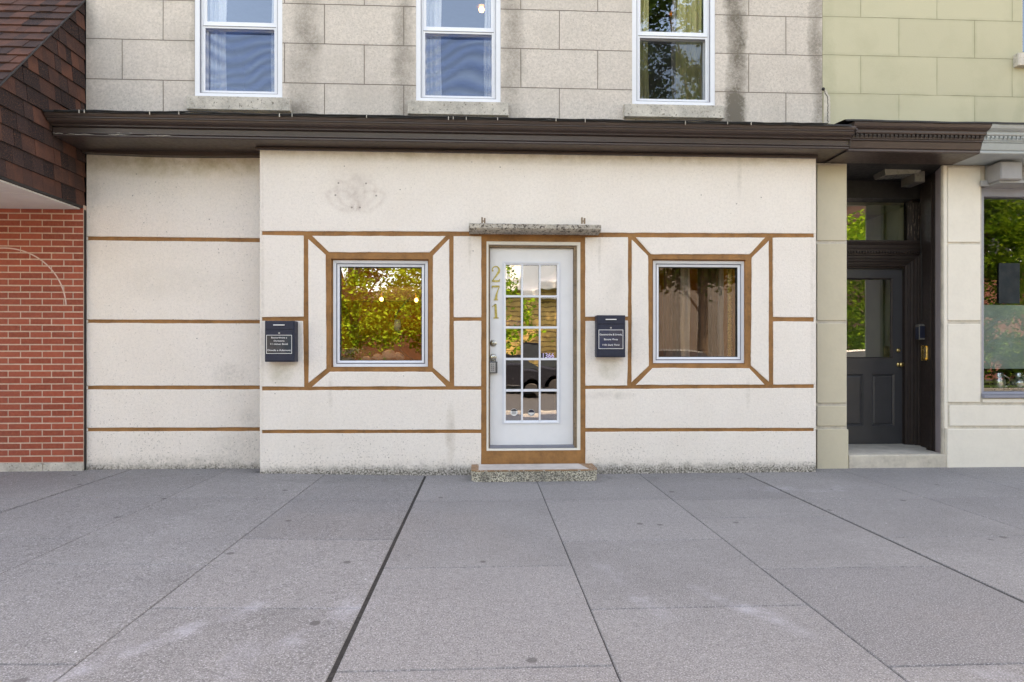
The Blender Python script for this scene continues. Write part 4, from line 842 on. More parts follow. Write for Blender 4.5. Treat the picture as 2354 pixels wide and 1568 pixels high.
# roof
HY0, HZ0, HY1, HZ1 = -.83, 3.47, .2, 4.73; SL = (HZ1 - HZ0) / (HY1 - HY0); EZ = 2.705; EY = HY0 - (HZ0 - EZ) / SL
hz = lambda y: HZ0 + (y - HY0) * SL
random.seed(5); bm = B(); ex = .148; k = 0; z = EZ - .01
while z < 5.4:
    y = -1.7 - random.random() * .1
    while y < .235:
        wd = random.choice((.085, .11, .13, .16, .2)); poly = [(y, z), (min(y + wd - .0015, .237), z), (min(y + wd - .0015, .237), z + ex + .02), (y, z + ex + .02)]
        poly = clip(poly, -SL, 1, HZ0 - SL * HY0 - .01) if True else poly
        if len(poly) > 2 and y < .237:
            th = random.choice((.0, .0, .004)); prism(bm, poly, lambda p, q, z=z, th=th: (XC - .01 + (q * (.018 + th - .014 * (p[1] - z) / ex)), p[0], p[1]))
        y += wd
    z += ex
link('roof_cheek', bm, 'shingle', brk)
bm = B(); d = Vector((0, 1, SL)).normalized(); nrm = Vector((0, -d.z, d.y)); o0 = Vector((0, EY, EZ)); s = -.02; Lt = (Vector((0, .75, hz(.75))) - o0).length
while s < Lt:
    x = XC + .01
    while x > -7.2:
        wd = random.choice((.09, .12, .15, .18)); a, b = max(x - wd + .002, -8), x; th = random.choice((0, .002, .005))
        if b - a > .02: prism(bm, [(a, s), (b, s), (b, s + ex + .02), (a, s + ex + .02)], lambda p, q, s=s, th=th: tuple(Vector((p[0], 0, 0)) + o0 + d * p[1] + nrm * (q * (.020 + th - .014 * (p[1] - s) / ex))))
        x -= wd
    s += ex
rf = link('roof', bm, 'shingle', brk)
bm = B(); prism(bm, [(EY - .015, EZ - .03), (.24, EZ - .03), (.24, EZ - .004), (EY - .015, EZ - .004)], lambda p, k: (XC + .006 - (3.4 if k else 0), p[0], p[1]))
link('roof_edge', bm, 'conduit', brk)
bm = B(); n = 26
y0_, y1_ = EY, YB - .002
for i in range(n):
    a = y0_ + (y1_ - y0_) * i / n; b = y0_ + (y1_ - y0_) * (i + 1) / n; box(bm, -7.2, XC - .02, a + .001, b - .006, EZ - .046, EZ - .032); box(bm, -7.2, XC - .02, b - .006, b + .001, EZ - .040, EZ - .032)
link('soffit', bm, 'soffit_white', brk)
bm = B(); prism(bm, [(EY + .02, EZ), (.24, EZ), (.24, hz(.24) - .02)], lambda p, k: (XC - .02 - (3.2 if k else 0), p[0], p[1])); box(bm, -7.2, XC - .015, .30, 8, .0, 4.9); link('roof_frame', bm, 'conduit', brk)
bm = B(); tube(bm, [(XC + .012, EY, EZ + .0), (XC + .012, .22, hz(.22) + .012)], .008, 6); link('rake_trim', bm, 'conduit', brk)
bm = B(); box(bm, XK + .0005, XK + .004, YB + .01, .238, .04, 2.66); link('corner_shade_strip', bm, 'conduit', brk)  # black strip standing for the shadow in the gap beside the brick
# ================================================================== CREAM BUILDING (right)
YN = .19
crm = thing('cream_building', 'cream painted block building with a recessed dark entrance and a blue-grey shop window', 'building', (5.2, .3, 0))
def r1(x, y): return ((1980 + x / 3.2664) / 1.0739, (280 + y / 3.2664) / 1.0739)
def r2(x, y): return ((1980 + x / 2.799) / 1.0739, (640 + y / 2.799) / 1.0739)
UW = (PX(2351, UY), PX(2351, UY) + .9, PZ(120, UY, 2351), 5.35)
bm = B(); holed(bm, XS, 9.5, 3.3, UPZ, [UW], UY + .002, .46); link('upper_wall', bm, 'cream_blocks', crm)
bm = B(); box(bm, XS + .02, 9.5, 1.5, 9.5, 3.0, UPZ - .01); box(bm, XS + .02, 9.5, .47, 1.49, 6.1, UPZ - .01); box(bm, XS + .02, 9.5, 4.6, 9.5, -.05, 2.995); link('rear_wall', bm, 'cream_blocks', crm)
bm = B(); box(bm, XS + .03, 9.6, .0, 9.6, UPZ + .003, UPZ + .25, .02); link('roof', bm, 'black_membrane', crm)
bm = B(); x0, x1, z0, z1 = UW; ring(bm, x0 + .001, x1, z0 + .001, z1, .05, .05, .05, .05, UY + .1, UY + .18); uw = link('window', bm, 'entry_brown', crm)
bm = B(); box(bm, x0 + .05, x1 - .05, UY + .13, UY + .131, z0 + .05, z1 - .05); link('pane', bm, 'glass_upper', uw)
bm = B(); box(bm, PX(2341, UY - .06), x1 + .06, UY - .06, UY + .1, PZ(150, UY - .06, 2350), PZ(121, UY - .06, 2350), .006); link('sill', bm, 'concrete_trim', uw)
# rubble strip and cracked corner beside the grey wall
bm = B(); pts = []
a = [r1(150, -10), r1(175, 30), r1(205, 20), r1(240, 60), r1(232, 66), r1(150, 70)]
zc0 = PZ(284, UY, 1900); zc1 = PZ(207, UY, 1895)
L = []; R = []
for i in range(22):
    t = i / 21; z = zc0 + (zc1 - zc0) * t; x = XS + .012; L.append((x + .004 * mnoise.noise(Vector((z * 40, 1, 0))), z)); R.append((x + .07 - .045 * max(0, t - .75) * 4 + .008 * mnoise.noise(Vector((z * 40, 5, 0))), z))
prism(bm, L + R[::-1], lambda p, k: (p[0], UY + .0015 - .006 * k, p[1])); link('patch_plaster', bm, 'cream_base', crm)
bm = B(); tube(bm, [(R[i][0] - .028 + .008 * mnoise.noise(Vector((i * .8, 0, 0))), UY - .005, R[i][1]) for i in range(len(R))], .0035, 5); tube(bm, [(R[i][0], UY + .001, R[i][1]) for i in range(len(R))], .003, 5); link('crack', bm, 'grout', crm)
bm = B(); bmesh.ops.create_icosphere(bm, subdivisions=2, radius=.018); bmesh.ops.translate(bm, verts=bm.verts, vec=(XS + .006, UY, zc1 + .01)); link('bolt', bm, 'conduit', crm)
# wall base plane, panels
XO0, XO1 = PX(1948, YN), PX(2168.5, YN); X5 = PX(2258, YN)
SW = (PX(2256, YN + .012), 7.4, PZ(914, YN, 2300), PZ(424, YN, 2300))
bm = B(); holed(bm, XR + .001, XO0, -.05, 3.235, [], YN + .012, .47); link('pier_core', bm, 'cream_base', crm)
bm = B(); holed(bm, 5.10, 9.5, -.05, 3.235, [SW], YN + .012, .45); link('pier_core', bm, 'cream_base', crm)
bm = B(); box(bm, XO1 + .002, 5.0998, YN + .012, YN + .04, -.05, 3.235); link('pier_edge', bm, 'cream_base', crm)
bm = B(); kw = dict(wob=.0006, bev=.004)
for y0, y1 in ((379, 553.5), (560, 737.3), (743.3, 927), (933, 980)): panel(bm, [(1878, y0), (1946.5, y0), (1946.5, y1), (1878, y1)], YN, YN + .03, **kw)
panel(bm, [(1878, 987), (1951, 987), (1951, 1090), (1878, 1090)], YN - .02, YN + .03, **kw); link('left_pier', bm, 'cream_paint', crm)
bm = B()
for y0, y1 in ((384, 557), (561.5, 737.3), (744.6, 925.3)): panel(bm, [(2179, y0), (2254.5, y0), (2254.5, y1), (2179, y1)], YN, YN + .03, **kw)
for y0, y1 in ((932, 979.6),): panel(bm, [(2183, y0), (2700, y0), (2700, y1), (2183, y1)], YN, YN + .03, **kw)
panel(bm, [(2260, 916), (2700, 916), (2700, 926), (2260, 926)], YN, YN + .03, wob=.0004, bev=.002)
panel(bm, [(2177.5, 986), (2700, 986), (2700, 1090), (2177.5, 1090)], YN - .02, YN + .03, **kw); panel(bm, [(2169, 380), (2178, 380), (2179, 985.5), (2171, 985.5)], YN + .006, YN + .03, wob=.0004, bev=.002)
link('right_pier', bm, 'cream_pale', crm)
# cornices
CN = [(.185, 3.236), (-.16, 3.236), (-.172, 3.238), (-.18, 3.246), (-.18, 3.262), (-.172, 3.266), (-.185, 3.274), (-.19, 3.285), (-.205, 3.330), (-.200, 3.337), (-.215, 3.342), (-.215, 3.350), (-.228, 3.355), (-.232, 3.392), (-.255, 3.396), (-.262, 3.405), (-.262, 3.428), (-.29, 3.436), (-.31, 3.448), (-.325, 3.47), (-.325, 3.484), (.185, 3.55)]
XM = PX(2257, -.2)
bm = B(); sweep(bm, CN, XS, XM - .002); bc = link('brown_cornice', bm, 'cornice_brown', crm)
bm = B(); sweep(bm, CN, XM + .002, 9.5); blc = link('blue_cornice', bm, 'cornice_blue', crm)
for (a, b, pr, m) in ((XS + .02, XM - .01, bc, 'entry_brown'), (XM + .02, 7.0, blc, 'cornice_blue')):
    bm = B(); x = a
    while x < b - .02: box(bm, x, x + .026, -.247, -.2315, 3.374, 3.392); box(bm, x + .0, x + .008, -.243, -.2315, 3.362, 3.3739); x += .044
    link('dentil_band', bm, m, pr)
flashing(XS - .10, 7.5, 3.490, -.325, crm, 8, .01)
bm = B(); tube(bm, [(XS + .002, -.35, 3.40), (XS + .004, -.25, 3.34), (XS + .002, -.235, 3.27), (XS, -.20, 3.238), (XS - .004, .1, 3.236), (XS - .01, .235, 3.236)], [.012, .01, .01, .009, .006, .004], 6); link('sealant_seam', bm, 'entry_brown', crm)
# recess
YD = .90
bm = B(); box(bm, XO0 - .002, XO0 - .08, .472, YD + .1, 0, 3.235); box(bm, XO0 - .03, 5.25, YD - .10, YD + .1, 3.03, 3.235); link('recess_wall', bm, 'conduit', crm)
bm = B(); box(bm, XO0 - .08, 5.25, .187, YD + .12, 3.2365, 3.29); link('recess_ceiling', bm, 'conduit', crm)
bm = B(); pA = (XO1 + .003, YN + .0405); pB = (PX(2150, .42), .42); pC = (PX(2116, .74), .74)
prism(bm, [pA, pB, (pB[0] + .1, pB[1]), (pA[0] + .12, pA[1])], lambda p, k: (p[0], p[1], .02 + 3.21 * k)); link('jamb_panel', bm, 'lilac_paint', crm)
bm = B(); prism(bm, [(pB[0] - .004, pB[1]), (pB[0] + .008, pB[1] - .014), (pB[0] + .1, pB[1] + .005), (pC[0] + .2, pC[1]), pC], lambda p, k: (p[0], p[1], .03 + 3.2 * k))
jm = link('side_panel', bm, 'entry_brown', crm)
bm = B(); yb_ = .46; prism(bm, [(PX(2146, .46) - .0, .46), (PX(2140, .46), .46), (PX(2136, .5), .50), (PX(2141, .5) + .03, .50)], lambda p, k: (p[0], p[1], .14 + 3.0 * k)); link('panel_bead', bm, 'entry_brown', jm)
bm = B(); holed(bm, XO0 - .05, pC[0] + .1, .02, 3.1, [(XO0 - .0, PX(2091, YD), PZ(554, YD, 2020), PZ(432, YD, 2020)), (PX(2078, YD) - .93, PX(2078, YD), .10, PZ(617, YD, 2010))], YD, YD + .1); link('entry_frame', bm, 'entry_brown', crm)
# peeled post beside the transom
bm = B(); box(bm, PX(2098, .80), PX(2120, .80), .80, YD - .001, PZ(556, .8, 2110), 2.98, .006); g = G('peeled_brown'); pk = g.M('MULTIPLY', g.M('SUBTRACT', g.noise(60, 5, .75, stretch=(1, 1, .10)), .55), 16, clamp=True); g.col(g.mix(g.M('MULTIPLY', pk, g.mr(g.z, 2.1, 2.9, 1, .45)), (.032, .022, .019), (.46, .38, .29))); g.rough(.7); g.bump(pk, .002); MAT['peeled_brown'] = g.m; link('peeled_post', bm, 'peeled_brown', crm)
bm = B(); ring(bm, XO0 - .02, PX(2097, YD - .03), PZ(559, YD - .03, 2020), PZ(424, YD - .03, 2020), .02, .012, .012, .02, YD - .03, YD - .001, .012); tw = link('transom_window', bm, 'entry_brown', crm)
bm = B(); tilted(bm, XO0, PX(2092, YD), YD + .07, PZ(556, YD, 2020), PZ(430, YD, 2020), -3.8); link('pane', bm, 'glass_entry', tw)
bm = B(); roombox(bm, XO0 - .04, 5.12, YD + .101, 2.6, .02, 3.0); link('entry_hall', bm, 'room_green', crm)  # pale colour raised to stand in for light inside the hall
# head moulding and casing, mitred
def casing(bm, prof, xin, ztop, zbot, xl):            # prof: (offset outwards, Y)
    pts = [(Vector((xl, 0, ztop)), (0, 1)), (Vector((xin, 0, ztop)), (1, 1)), (Vector((xin, 0, zbot)), (1, 0))]; rows = []
    for p, (kx, kz) in pts: rows.append([bm.verts.new((p.x + o * kx, y, p.z + o * kz)) for o, y in prof])
    for a, b in zip(rows, rows[1:]):
        for i in range(len(prof) - 1): bm.faces.new((a[i], b[i], b[i + 1], a[i + 1]))
cpf = [(0, YD), (0, YD - .03), (.018, YD - .035), (.022, YD - .045), (.045, YD - .05), (.05, YD - .065), (.062, YD - .07), (.075, YD - .07), (.08, YD - .085), (.095, YD - .09), (.11, YD - .09), (.118, YD - .105), (.135, YD - .11), (.142, YD - .11), (.145, YD)]
bm = B(); casing(bm, cpf, PX(2081, YD - .03), PZ(612, YD - .03, 2010), .14, XO0 - .02); link('door_casing', bm, 'entry_brown', crm)
hd = [(YD, PZ(578, YD - .12, 2010)), (YD - .115, PZ(578, YD - .12, 2010)), (YD - .12, PZ(573, YD - .12, 2010)), (YD - .13, PZ(570, YD - .12, 2010)), (YD - .135, PZ(564, YD - .12, 2010)), (YD - .15, PZ(561, YD - .12, 2010)), (YD - .165, PZ(557, YD - .12, 2010)), (YD - .165, PZ(554, YD - .12, 2010)), (YD, PZ(552, YD, 2010))]
bm = B(); sweep(bm, hd, XO0 - .02, PX(2118, YD - .13)); link('head_mould', bm, 'entry_brown', crm)
bm = B(); x = XO0 + .2
while x < PX(2108, YD - .12): box(bm, x, x + .02, YD - .132, YD - .113, PZ(582, YD - .12, 2010), PZ(578, YD - .12, 2010)); x += .034
link('dentil_band', bm, 'entry_brown', crm)
# entrance door
ed1 = PX(2076.5, YD + .03); ed0 = ed1 - .9; ez1 = PZ(618, YD + .03, 2010); ez0 = PZ(1020.5, YD + .03, 2010)
eg = (ed1 - .79, PX(2051.5, YD + .03), PZ(823.5, YD + .03, 2010), PZ(639.5, YD + .03, 2010))
pr_ = (PX(2004.5, YD + .03), PX(2056.5, YD + .03), PZ(979.5, YD + .03, 2010), PZ(860, YD + .03, 2010)); pl_ = (ed0 + (ed1 - pr_[1]), PX(1985, YD + .03), pr_[2], pr_[3])
bm = B(); holed(bm, ed0, ed1, ez0, ez1, [eg, pr_, pl_], YD + .03, YD + .07); ed = link('entry_door', bm, 'entry_grey', crm)
bm = B(); tilted(bm, eg[0] - .01, eg[1] + .01, YD + .077, eg[2] - .01, eg[3] + .01, -4); link('pane', bm, 'glass_entry', ed)
bm = B()
for q in (pr_, pl_): ring(bm, q[0] + .0005, q[1] - .0005, q[2] + .0005, q[3] - .0005, .018, .018, .018, .018, YD + .0305, YD + .066, .016); box(bm, q[0] + .0185, q[1] - .0185, YD + .048, YD + .066, q[2] + .0185, q[3] - .0185); ring(bm, q[0] + .019, q[1] - .019, q[2] + .019, q[3] - .019, .02, .02, .02, .02, YD + .047, YD + .066, -.009); box(bm, q[0] + .0392, q[1] - .0392, YD + .038, YD + .066, q[2] + .0392, q[3] - .0392)
link('door_panel', bm, 'entry_grey', ed)
bm = B(); ring(bm, eg[0] + .001, eg[1] - .001, eg[2] + .001, eg[3] - .001, .012, .012, .012, .012, YD + .024, YD + .049, .012); link('glazing_bead', bm, 'entry_brown', ed)
bm = B(); box(bm, ed1 + .0005, ed1 + .004, YD + .029, YD + .034, ez0, ez1); box(bm, ed0, ed1 + .01, YD - .0, YD + .028, ez0 - .022, ez0 - .004); link('weather_strip', bm, 'soffit_white', ed)
for py, rr in ((805.5, .022), (838, .026)):
    x, z = P(2065 if py < 820 else 2066, py, YD + .03); bm = B()
    pf = [(0, rr * 1.1), (-.006, rr * 1.1), (-.012, rr * .8), (-.014, rr * .5), (-.03, rr * .45)] + ([(-.038, rr), (-.055, rr * 1.1), (-.065, rr * .8), (-.068, .002)] if py > 820 else [(-.034, rr * .4), (-.034, .002)])
    lathe(bm, (x, YD + .031, z), pf, 'y', 24); link('knob' if py > 820 else 'deadbolt', bm, 'brass', ed, True)
# entry step
bm = B(); zs = PZ(1045, YN - .005, 2070)
prism(bm, [(XO0 + .015, YN - .01), (PX(2176, YN), YN - .01), (PX(2176, YN), YN + .3), (5.3, .95), (XO0 - .05, .95), (XO0 + .0, YN + .2)], lambda p, k: (p[0], p[1], -.03 + (zs + .03) * k))
bmesh.ops.bevel(bm, geom=[e for e in bm.edges if e.verts[0].co.z > .1 and e.verts[1].co.z > .1 and abs(e.verts[0].co.y - e.verts[1].co.y) < .01 and e.verts[0].co.y < YN], offset=.012, segments=3, affect='EDGES'); link('entry_step', bm, 'cream_base', crm)
# shop window
YS = YN + .05
bm = B(); x0, x1, z0, z1 = SW
ring(bm, x0 + .001, x1, z0 + .03, PZ(434, YS, 2300), .052, .05, .03, .085, YS - .02, YS + .14, .012); shw = link('shop_window', bm, 'shop_frame', crm)
bm = B(); box(bm, x0 + .001, x1, YS - .075, YS + .1, z0 - .004, z0 + .028, .005); box(bm, x0 + .001, x1, YS - .045, YS + .1, z0 + .0285, z0 + .045, .003); link('sill', bm, 'shop_frame', shw)
bm = B(); tilted(bm, x0 + .05, x1 - .04, YS + .05, z0 + .05, PZ(452, YS, 2300), 0); link('pane', bm, 'glass_film', shw)
bm = B(); box(bm, PX(2257, YS), 7.4, YN - .02, .44, PZ(431, YN, 2300), 3.234); box(bm, PX(2257, YN - .05), 7.4, YN - .05, YN - .021, PZ(431, YN, 2300) - .0, PZ(418, YN, 2300), .006); link('shop_fascia', bm, 'shop_header', crm)
bm = B(); roombox(bm, x0 - .1, x1, .46, 4.2, .1, 2.99); link('shop_interior', bm, 'room_dark', crm)
bm = B(); box(bm, x0 + .055, x1 - .06, YS + .06, YS + .064, PZ(848, YS, 2300), PZ(700, YS, 2300)); tag(link('window_film', bm, 'teal_film'), 'pale frosted panel across the lower half of the blue-grey shop window', 'panel')
bm = B(); box(bm, PX(2303, YS), PX(2351, YS), YS + .036, YS + .042, PZ(697, YS, 2330), PZ(604, YS, 2330)); tag(link('dark_board', bm, 'poster_dark'), 'dark square board fixed on the glass of the blue-grey shop window', 'board')
bm = B(); box(bm, x0 + .04, x1, .33, .9, PZ(897, .40, 2300) - .03, PZ(897, .40, 2300), .003); tag(link('shop_shelf', bm, 'shop_frame'), 'shelf inside the bottom of the blue-grey shop window', 'shelf')
for px, lab, k in ((2293, 'ribbed silver jug at the left of the shop window shelf', .9), (2338, 'round silver teapot at the right of the shop window shelf', 1.1)):
    x = PX(px, .40); z = PZ(897, .40, px); t = thing('silver_jug', lab, 'jug', (x, .40, z)); bm = B()
    lathe(bm, (x, .40, z), [(0, .05), (.02, .07 * k), (.05, .08 * k), (.08, .083 * k), (.11, .078 * k), (.14, .062), (.165, .05), (.19, .052), (.2, .045)], 'z', 28); link('body', bm, 'steel', t, True)
    bm = B(); tube(bm, [(x + .07 * k, .39, z + .03), (x + .13, .39, z + .06), (x + .13, .39, z + .13), (x + .06, .39, z + .17)], .009, 8); link('handle', bm, 'steel', t, True)
# fixtures
def fixture(label, a, b, c, d, Y, dep, lens=True, m='fixture_lens'):
    x0, z1 = P(a, b, Y); x1, z0 = P(c, d, Y); t = thing('wall_light', label, 'light fixture', ((x0 + x1) / 2, Y, z0))
    bm = B(); box(bm, x0, x1, Y, Y + dep, z0, z1, .006); link('housing', bm, 'fixture_box' if m == 'fixture_box' else 'fixture_grey', t)
    if lens: bm = B(); box(bm, x0 + .008, x1 - .008, Y - .006, Y - .0005, z0 + .008, z1 - .008, .003); link('lens', bm, m, t)
    return t
# flood lamp under the dark soffit, drawn as a tapered tray
x0, zt = P(2028, 379, .42); x1, zb2 = P(2112, 404, .42)
t = thing('soffit_light', 'grey tapered lamp tray fixed under the dark entrance soffit', 'light fixture', ((x0 + x1) / 2, .5, 3.2))
bm = B(); zt = PZ(374, .36, 2070); v0 = [(x0 - .02, .36, zt), (x1 + .02, .36, zt + .01), (x1 + .04, .62, zt + .01), (x0, .62, zt)]; v1 = [(x0 - .02, .36, zt - .018), (x1 + .02, .36, zt - .008), (x1 + .04, .62, zt - .008), (x0, .62, zt - .018)]
a = [bm.verts.new(p) for p in v0]; b = [bm.verts.new(p) for p in v1]; bm.faces.new(a); bm.faces.new(b[::-1])
for i in range(4): bm.faces.new((a[i], b[i], b[(i + 1) % 4], a[(i + 1) % 4]))
box(bm, (x0 + x1) / 2 - .06, (x0 + x1) / 2 + .06, .45, .55, zt + .0, 3.236); link('mount', bm, 'wood_dark', t)
bm = B(); a = [bm.verts.new((p[0], p[1], p[2] - .001)) for p in v1]; b = [bm.verts.new(p) for p in ((x0 + .015, .385, zt - .13), (x1 - .02, .385, zt - .105), (x1 - .0, .59, zt - .10), (x0 + .03, .59, zt - .125))]; bm.faces.new(a); bm.faces.new(b[::-1])
for i in range(4): bm.faces.new((a[i], b[i], b[(i + 1) % 4], a[(i + 1) % 4]))
link('diffuser', bm, 'fixture_lens', t)
fixture('small beige box light on the dark jamb beside the entrance transom', 2102, 392, 2127, 419, .40, .22)
fixture('square pale box light on the grey fascia above the shop window', 2300, 371, 2350, 413, -.02, .19, True, 'fixture_box')
bm = B(); x0 = PX(2290, .12); tag(link('cable_tray', (lambda b: (box(b, x0 - .05, x0 + .4, .02, .168, PZ(425, .1, 2300), PZ(419, .1, 2300), .003), b)[1])(bm), 'shop_header'), 'thin grey tray below the box light on the shop fascia', 'tray')
# intercom and brass bell plate on the dark side panel
def on_side(px, py, wd, hh, dep, mat, name, parent=None, bev=.004, push=0.0):
    # point on the splayed panel between pB and pC
    d = Vector((pC[0] - pB[0], pC[1] - pB[1])).normalized(); best = None
    for i in range(200):
        q = Vector(pB) + d * (.35 * i / 199); uu = atan2(q.x, q.y + DIST) - YAW; sc = 1177 + FPX * tan(uu)
        if best is None or abs(sc - px) < best[0]: best = (abs(sc - px), q)
    q = best[1]; t = sqrt(q.x ** 2 + (q.y + DIST) ** 2) * cos(atan2(q.x, q.y + DIST) - YAW); z = CAMH + t * (HOR - py) / FPX
    nr = Vector((-abs(d.y), d.x if d.y > 0 else -d.x)); nr = Vector((-d.y, d.x)); 
    if nr.x > 0: nr = -nr
    bm = B(); 
    for s in (-1, 1):
        pass
    vs = []
    for k in (0, 1):
        for (a, b) in ((-1, -1), (1, -1), (1, 1), (-1, 1)):
            p = q + d * (a * wd / 2) + nr * (push + dep * k); vs.append(bm.verts.new((p.x, p.y, z + b * hh / 2)))
    A, Bv = vs[:4], vs[4:]; bm.faces.new(A); bm.faces.new(Bv[::-1])
    for i in range(4): bm.faces.new((A[i], Bv[i], Bv[(i + 1) % 4], A[(i + 1) % 4]))
    bmesh.ops.bevel(bm, geom=bm.edges[:], offset=bev, segments=2, affect='EDGES')
    return bm, q, z, nr, d
bm, q, z, nr, d = on_side(2121, 763, .10, .175, .055, None, '', bev=.008); ic = thing('intercom', 'grey rounded entry keypad mounted on the dark entrance side panel', 'intercom', (q.x, q.y, z)); link('case', bm, 'fixture_grey', ic)
bm, *_ = on_side(2121, 766, .075, .14, .004, None, '', bev=.001, push=.0555); link('screen', bm, 'mailbox_paint', ic)
# face of the keypad turned to the street
x0 = q.x + nr.x * .055; bm = B(); xa, za = P(2113, 747, q.y - .052); xb, zb3 = P(2130, 781, q.y - .052); box(bm, xa, xb, q.y - .052, q.y - .045, zb3, za, .003); fc = link('face', bm, 'fixture_lens', ic)
bm = B(); box(bm, xa + .008, xb - .008, q.y - .0545, q.y - .0522, zb3 + .02, za - .012); link('keypad', bm, 'mailbox_paint', fc)
bm = B(); tube(bm, [(q.x - .01, q.y, z + .12), (q.x - .01, q.y, z + .7), (q.x - .012, q.y + .02, z + 1.2)], .006, 6); link('conduit', bm, 'conduit', ic)
bm, q, z, nr, d = on_side(2129, 811, .10, .15, .006, None, '', bev=.001); bp = thing('bell_plate', 'brass doorbell plate below the keypad on the dark entrance side panel', 'doorbell', (q.x, q.y, z)); link('plate', bm, 'brass', bp)
xa, za = P(2118.5, 794, q.y - .03); xb, zb3 = P(2137.5, 829, q.y - .03); bm = B(); box(bm, xa, xb, q.y - .03, q.y - .025, zb3, za, .001); pt = link('face_plate', bm, 'brass', bp)
bm = B(); box(bm, xa + .028, xb - .025, q.y - .033, q.y - .0302, zb3 + .03, za - .02, .001); box(bm, xa + .03, xb - .02, q.y - .0315, q.y - .0302, za - .045, za - .022); link('buttons', bm, 'nickel', pt)
# ================================================================== ACROSS THE STREET (seen in the panes)
def tree(label, x, y, h, r, n, seed, zlow, mat='leaf', ls=.11):  # a crown of leaf-sized faces around limbs
    random.seed(seed); t = thing('street_tree', label, 'tree', (x, y, .02), 'trees across the street')
    bm = B(); tube(bm, [(x, y, .02), (x + .05, y, h * .2), (x - .08, y + .05, h * .45), (x + .1, y, h * .75)], [.2, .16, .12, .04], 10)
    cl = []
    for i in range(90):
        a = random.uniform(0, 2 * pi); k = random.random() ** .5; zz = zlow + (h - zlow) * random.random(); rr = r * sqrt(max(.08, 1 - ((zz - zlow) / (h - zlow) * 1.7 - .75) ** 2)) * k
        cl.append((Vector((x + rr * cos(a), y + rr * sin(a) * .7, zz)), random.uniform(.35, .75)))
        if i % 4 == 0: tube(bm, [(x, y, zlow * .7 + (zz - zlow) * .5), tuple((Vector((x, y, zz)) * .4 + cl[-1][0] * .6)), tuple(cl[-1][0])], [.05, .03, .012], 5)
    link('trunk', bm, 'bark', t); bm = B()
    for i in range(n):
        c, cr = random.choice(cl); p = c + Vector((random.gauss(0, 1), random.gauss(0, 1), random.gauss(0, .8))) * cr * .55
        a = Vector((random.uniform(-1, 1), random.uniform(-1, 1), random.uniform(-.6, .6))).normalized(); b = a.cross(Vector((random.uniform(-1, 1), random.uniform(-1, 1), random.uniform(-1, 1)))).normalized(); s = random.uniform(.5, 1) * ls
        bm.faces.new([bm.verts.new(p + a * s * u + b * s * v) for u, v in ((-1, 0), (0, -.55), (1, 0), (0, .55))])
    link('crown', bm, mat, t)
tree('bushy street tree opposite the left shop window', -4.6, -14.8, 6.0, 2.7, 26000, 1, 1.5, 'leaf', .09)
tree('wide street tree opposite the left mailbox', -8.6, -15.2, 6.4, 2.6, 9000, 2, 2.0)
tree('smaller bushy tree opposite the gap before the door', -.9, -15.6, 4.4, 1.9, 14000, 3, 1.4)
tree('tall dark tree opposite the right shop window', 7.6, -14.6, 16, 3.0, 30000, 4, 3.4, 'leaf_dark')
tree('bright street tree opposite the dark entrance', 12.4, -15.0, 6.0, 3.0, 16000, 5, 1.6)
tree('leafy tree opposite the blue-grey shop window', 18.2, -15.4, 7.0, 2.9, 26000, 6, .3)
def house_(): pass
def house(label, x0, x1, y, h, mat, wins, roofm='far_grey'):
    t = thing('house', label, 'house', ((x0 + x1) / 2, y, .02)); bm = B(); box(bm, x0, x1, y - 6, y, .02, h); link('wall', bm, mat, t)
    bm = B(); box(bm, x0 - .3, x1 + .3, y - 6.3, y + .3, h + .002, h + .3, .03); link('roof', bm, roofm, t)
    for (a, b, c, d) in wins:
        bm = B(); ring(bm, a, b, c, d, .12, .12, .12, .12, y + .08, y + .001); box(bm, (a + b) / 2 - .04, (a + b) / 2 + .04, y + .002, y + .07, c + .12, d - .12); f = link('window', bm, 'white_vinyl', t); bm = B(); box(bm, a + .12, b - .12, y + .002, y + .02, c + .12, d - .12); link('pane', bm, 'car_glass', f)
    return t
yh = house('yellow brick house opposite the white door', -1.6, 4.4, -20, 3.9, 'far_yellow_brick', [(3.3, 4.0, 1.2, 2.9)], 'pot_white')
bm = B(); prism(bm, [(-1.9, 4.21), (4.7, 4.21), (3.4, 5.5), (-.6, 5.5)], lambda p, k: (p[0], -20 - 5 * k, p[1])); box(bm, .9, 1.7, -20, -19.8, 4.4, 5.1); link('gable', bm, 'white_print', yh)
house('grey rendered house opposite the right shop window', 5.0, 11.5, -20.5, 7.5, 'far_grey', [])
house('red brick house opposite the blue-grey shop window', 16, 27, -20, 9, 'far_red_brick', [(14.5, 16.5, 3.6, 6), (18.5, 20.5, 4, 6.6), (22.8, 25.2, 5.4, 8.4), (15, 17, .8, 2.6), (20, 22, .8, 2.6)])
house('red brick house opposite the shingled roof', -26, -9.5, -20.5, 5.0, 'far_red_brick', [(-12.5, -11, 1.2, 3), (-16, -14.5, 1.2, 3)])
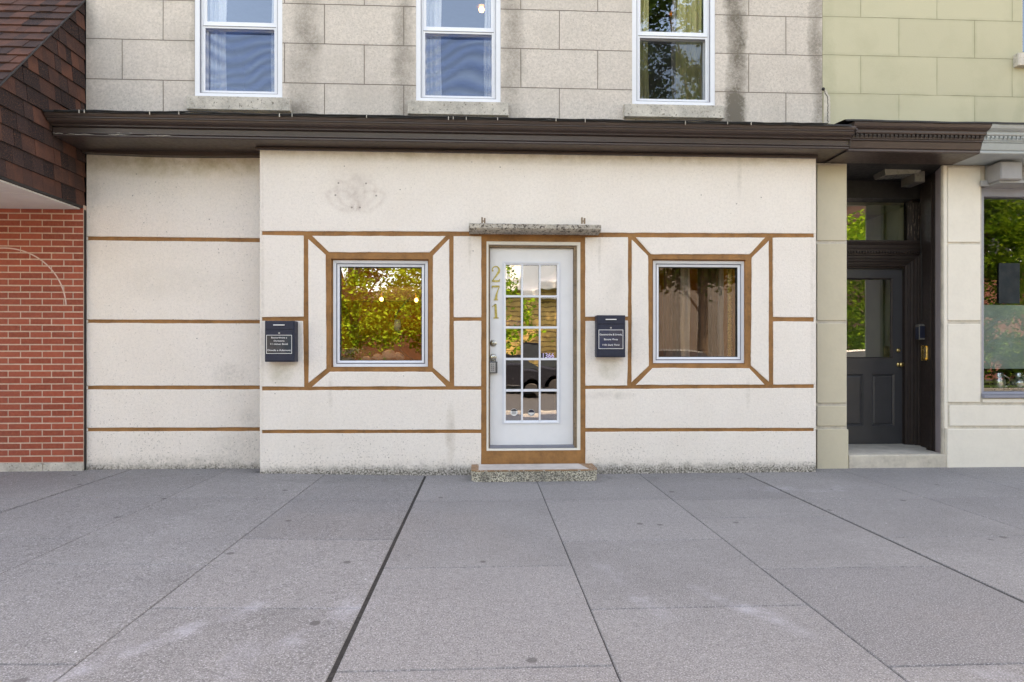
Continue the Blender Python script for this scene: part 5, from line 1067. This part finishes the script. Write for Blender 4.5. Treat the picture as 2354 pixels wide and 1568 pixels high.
def car(x, y, L, paintm, label):
    t = thing('parked_car', label, 'car', (x, y, -.12), 'cars parked across the street'); hw = .88
    low = [(-.5, .30), (-.5, .62), (-.48, .76), (-.34, .86), (-.2, .92), (.24, .94), (.42, .86), (.495, .72), (.5, .5), (.49, .30)]
    bm = B(); rows = []
    for (s, k) in ((-1, .93), (-.9, 1), (.9, 1), (1, .93)): rows.append([bm.verts.new((x + p[0] * L * k, y + s * hw, -.12 + p[1] * (k if p[1] > .5 else 1))) for p in low])
    for a, b in zip(rows, rows[1:]):
        for i in range(len(low)): bm.faces.new((a[i], b[i], b[(i + 1) % len(low)], a[(i + 1) % len(low)]))
    bm.faces.new(rows[0]); bm.faces.new(rows[-1][::-1]); link('body', bm, paintm, t)
    cabp = [(-.24, .90), (-.12, 1.34), (-.05, 1.42), (.14, 1.42), (.24, 1.36), (.38, .90)]; bm = B()
    prism(bm, cabp, lambda p, k: (x + p[0] * L, y + (k * 2 - 1) * (hw - .06 - max(0, (p[1] - .9)) * .3), -.12 + p[1])); link('windows', bm, 'car_glass', t)
    bm = B(); prism(bm, [(-.125, 1.36), (-.05, 1.45), (.14, 1.45), (.25, 1.37), (.22, 1.36), (.13, 1.40), (-.05, 1.40)], lambda p, k: (x + p[0] * L, y + (k * 2 - 1) * (hw - .19), -.12 + p[1]))
    for px_ in (-.235, .04, .37): box(bm, x + px_ * L - .02, x + px_ * L + .03, y + hw - .07, y + hw - .05, .78, .9)
    link('roof', bm, paintm, t)
    for a in (-.31, .32):
        for s in (-1, 1): bm = B(); cyl(bm, (x + a * L, y + s * hw - (.2 if s > 0 else -.0) - .0, .2), .32, .32, 'y', .2, 22); wh = link('wheel', bm, 'rubber', t); bm = B(); cyl(bm, (x + a * L, y + s * hw + (.002 if s > 0 else -.012), .2), .2, .18, 'y', .01, 18); link('rim', bm, 'conduit' if paintm == 'car_dark' else 'steel', wh)
    for s in (-.6, .6): bm = B(); box(bm, x - L * .5 - .012, x - L * .485, y + s * hw - .15, y + s * hw + .15, .48, .6, .01); link('headlight', bm, 'lamp_lens', t)
house('long brown house added as a dark backdrop opposite the left shop window', -9.3, -1.8, -20.8, 3.6, 'wood_dark', [(-8.5, -7.6, 1.2, 2.6)])  # unseen house added to block bright horizon sky in the left pane
car(-5.6, -12.1, 4.5, 'car_white', 'white car parked opposite the left shop window'); car(.2, -12.1, 4.5, 'car_dark', 'black car added opposite the white door to darken its lower panes')  # unseen black car added to darken the reflection in the door glass
car(5.4, -12.1, 4.5, 'car_silver', 'silver car parked opposite the right shop window'); car(9.9, -12.1, 4.5, 'car_white', 'white car parked opposite the right pier of the shop'); car(-11, -12.1, 4.5, 'car_yellow', 'yellow car parked opposite the brick building'); car(23, -12.1, 4.5, 'car_silver', 'silver car parked opposite the blue-grey shop window')
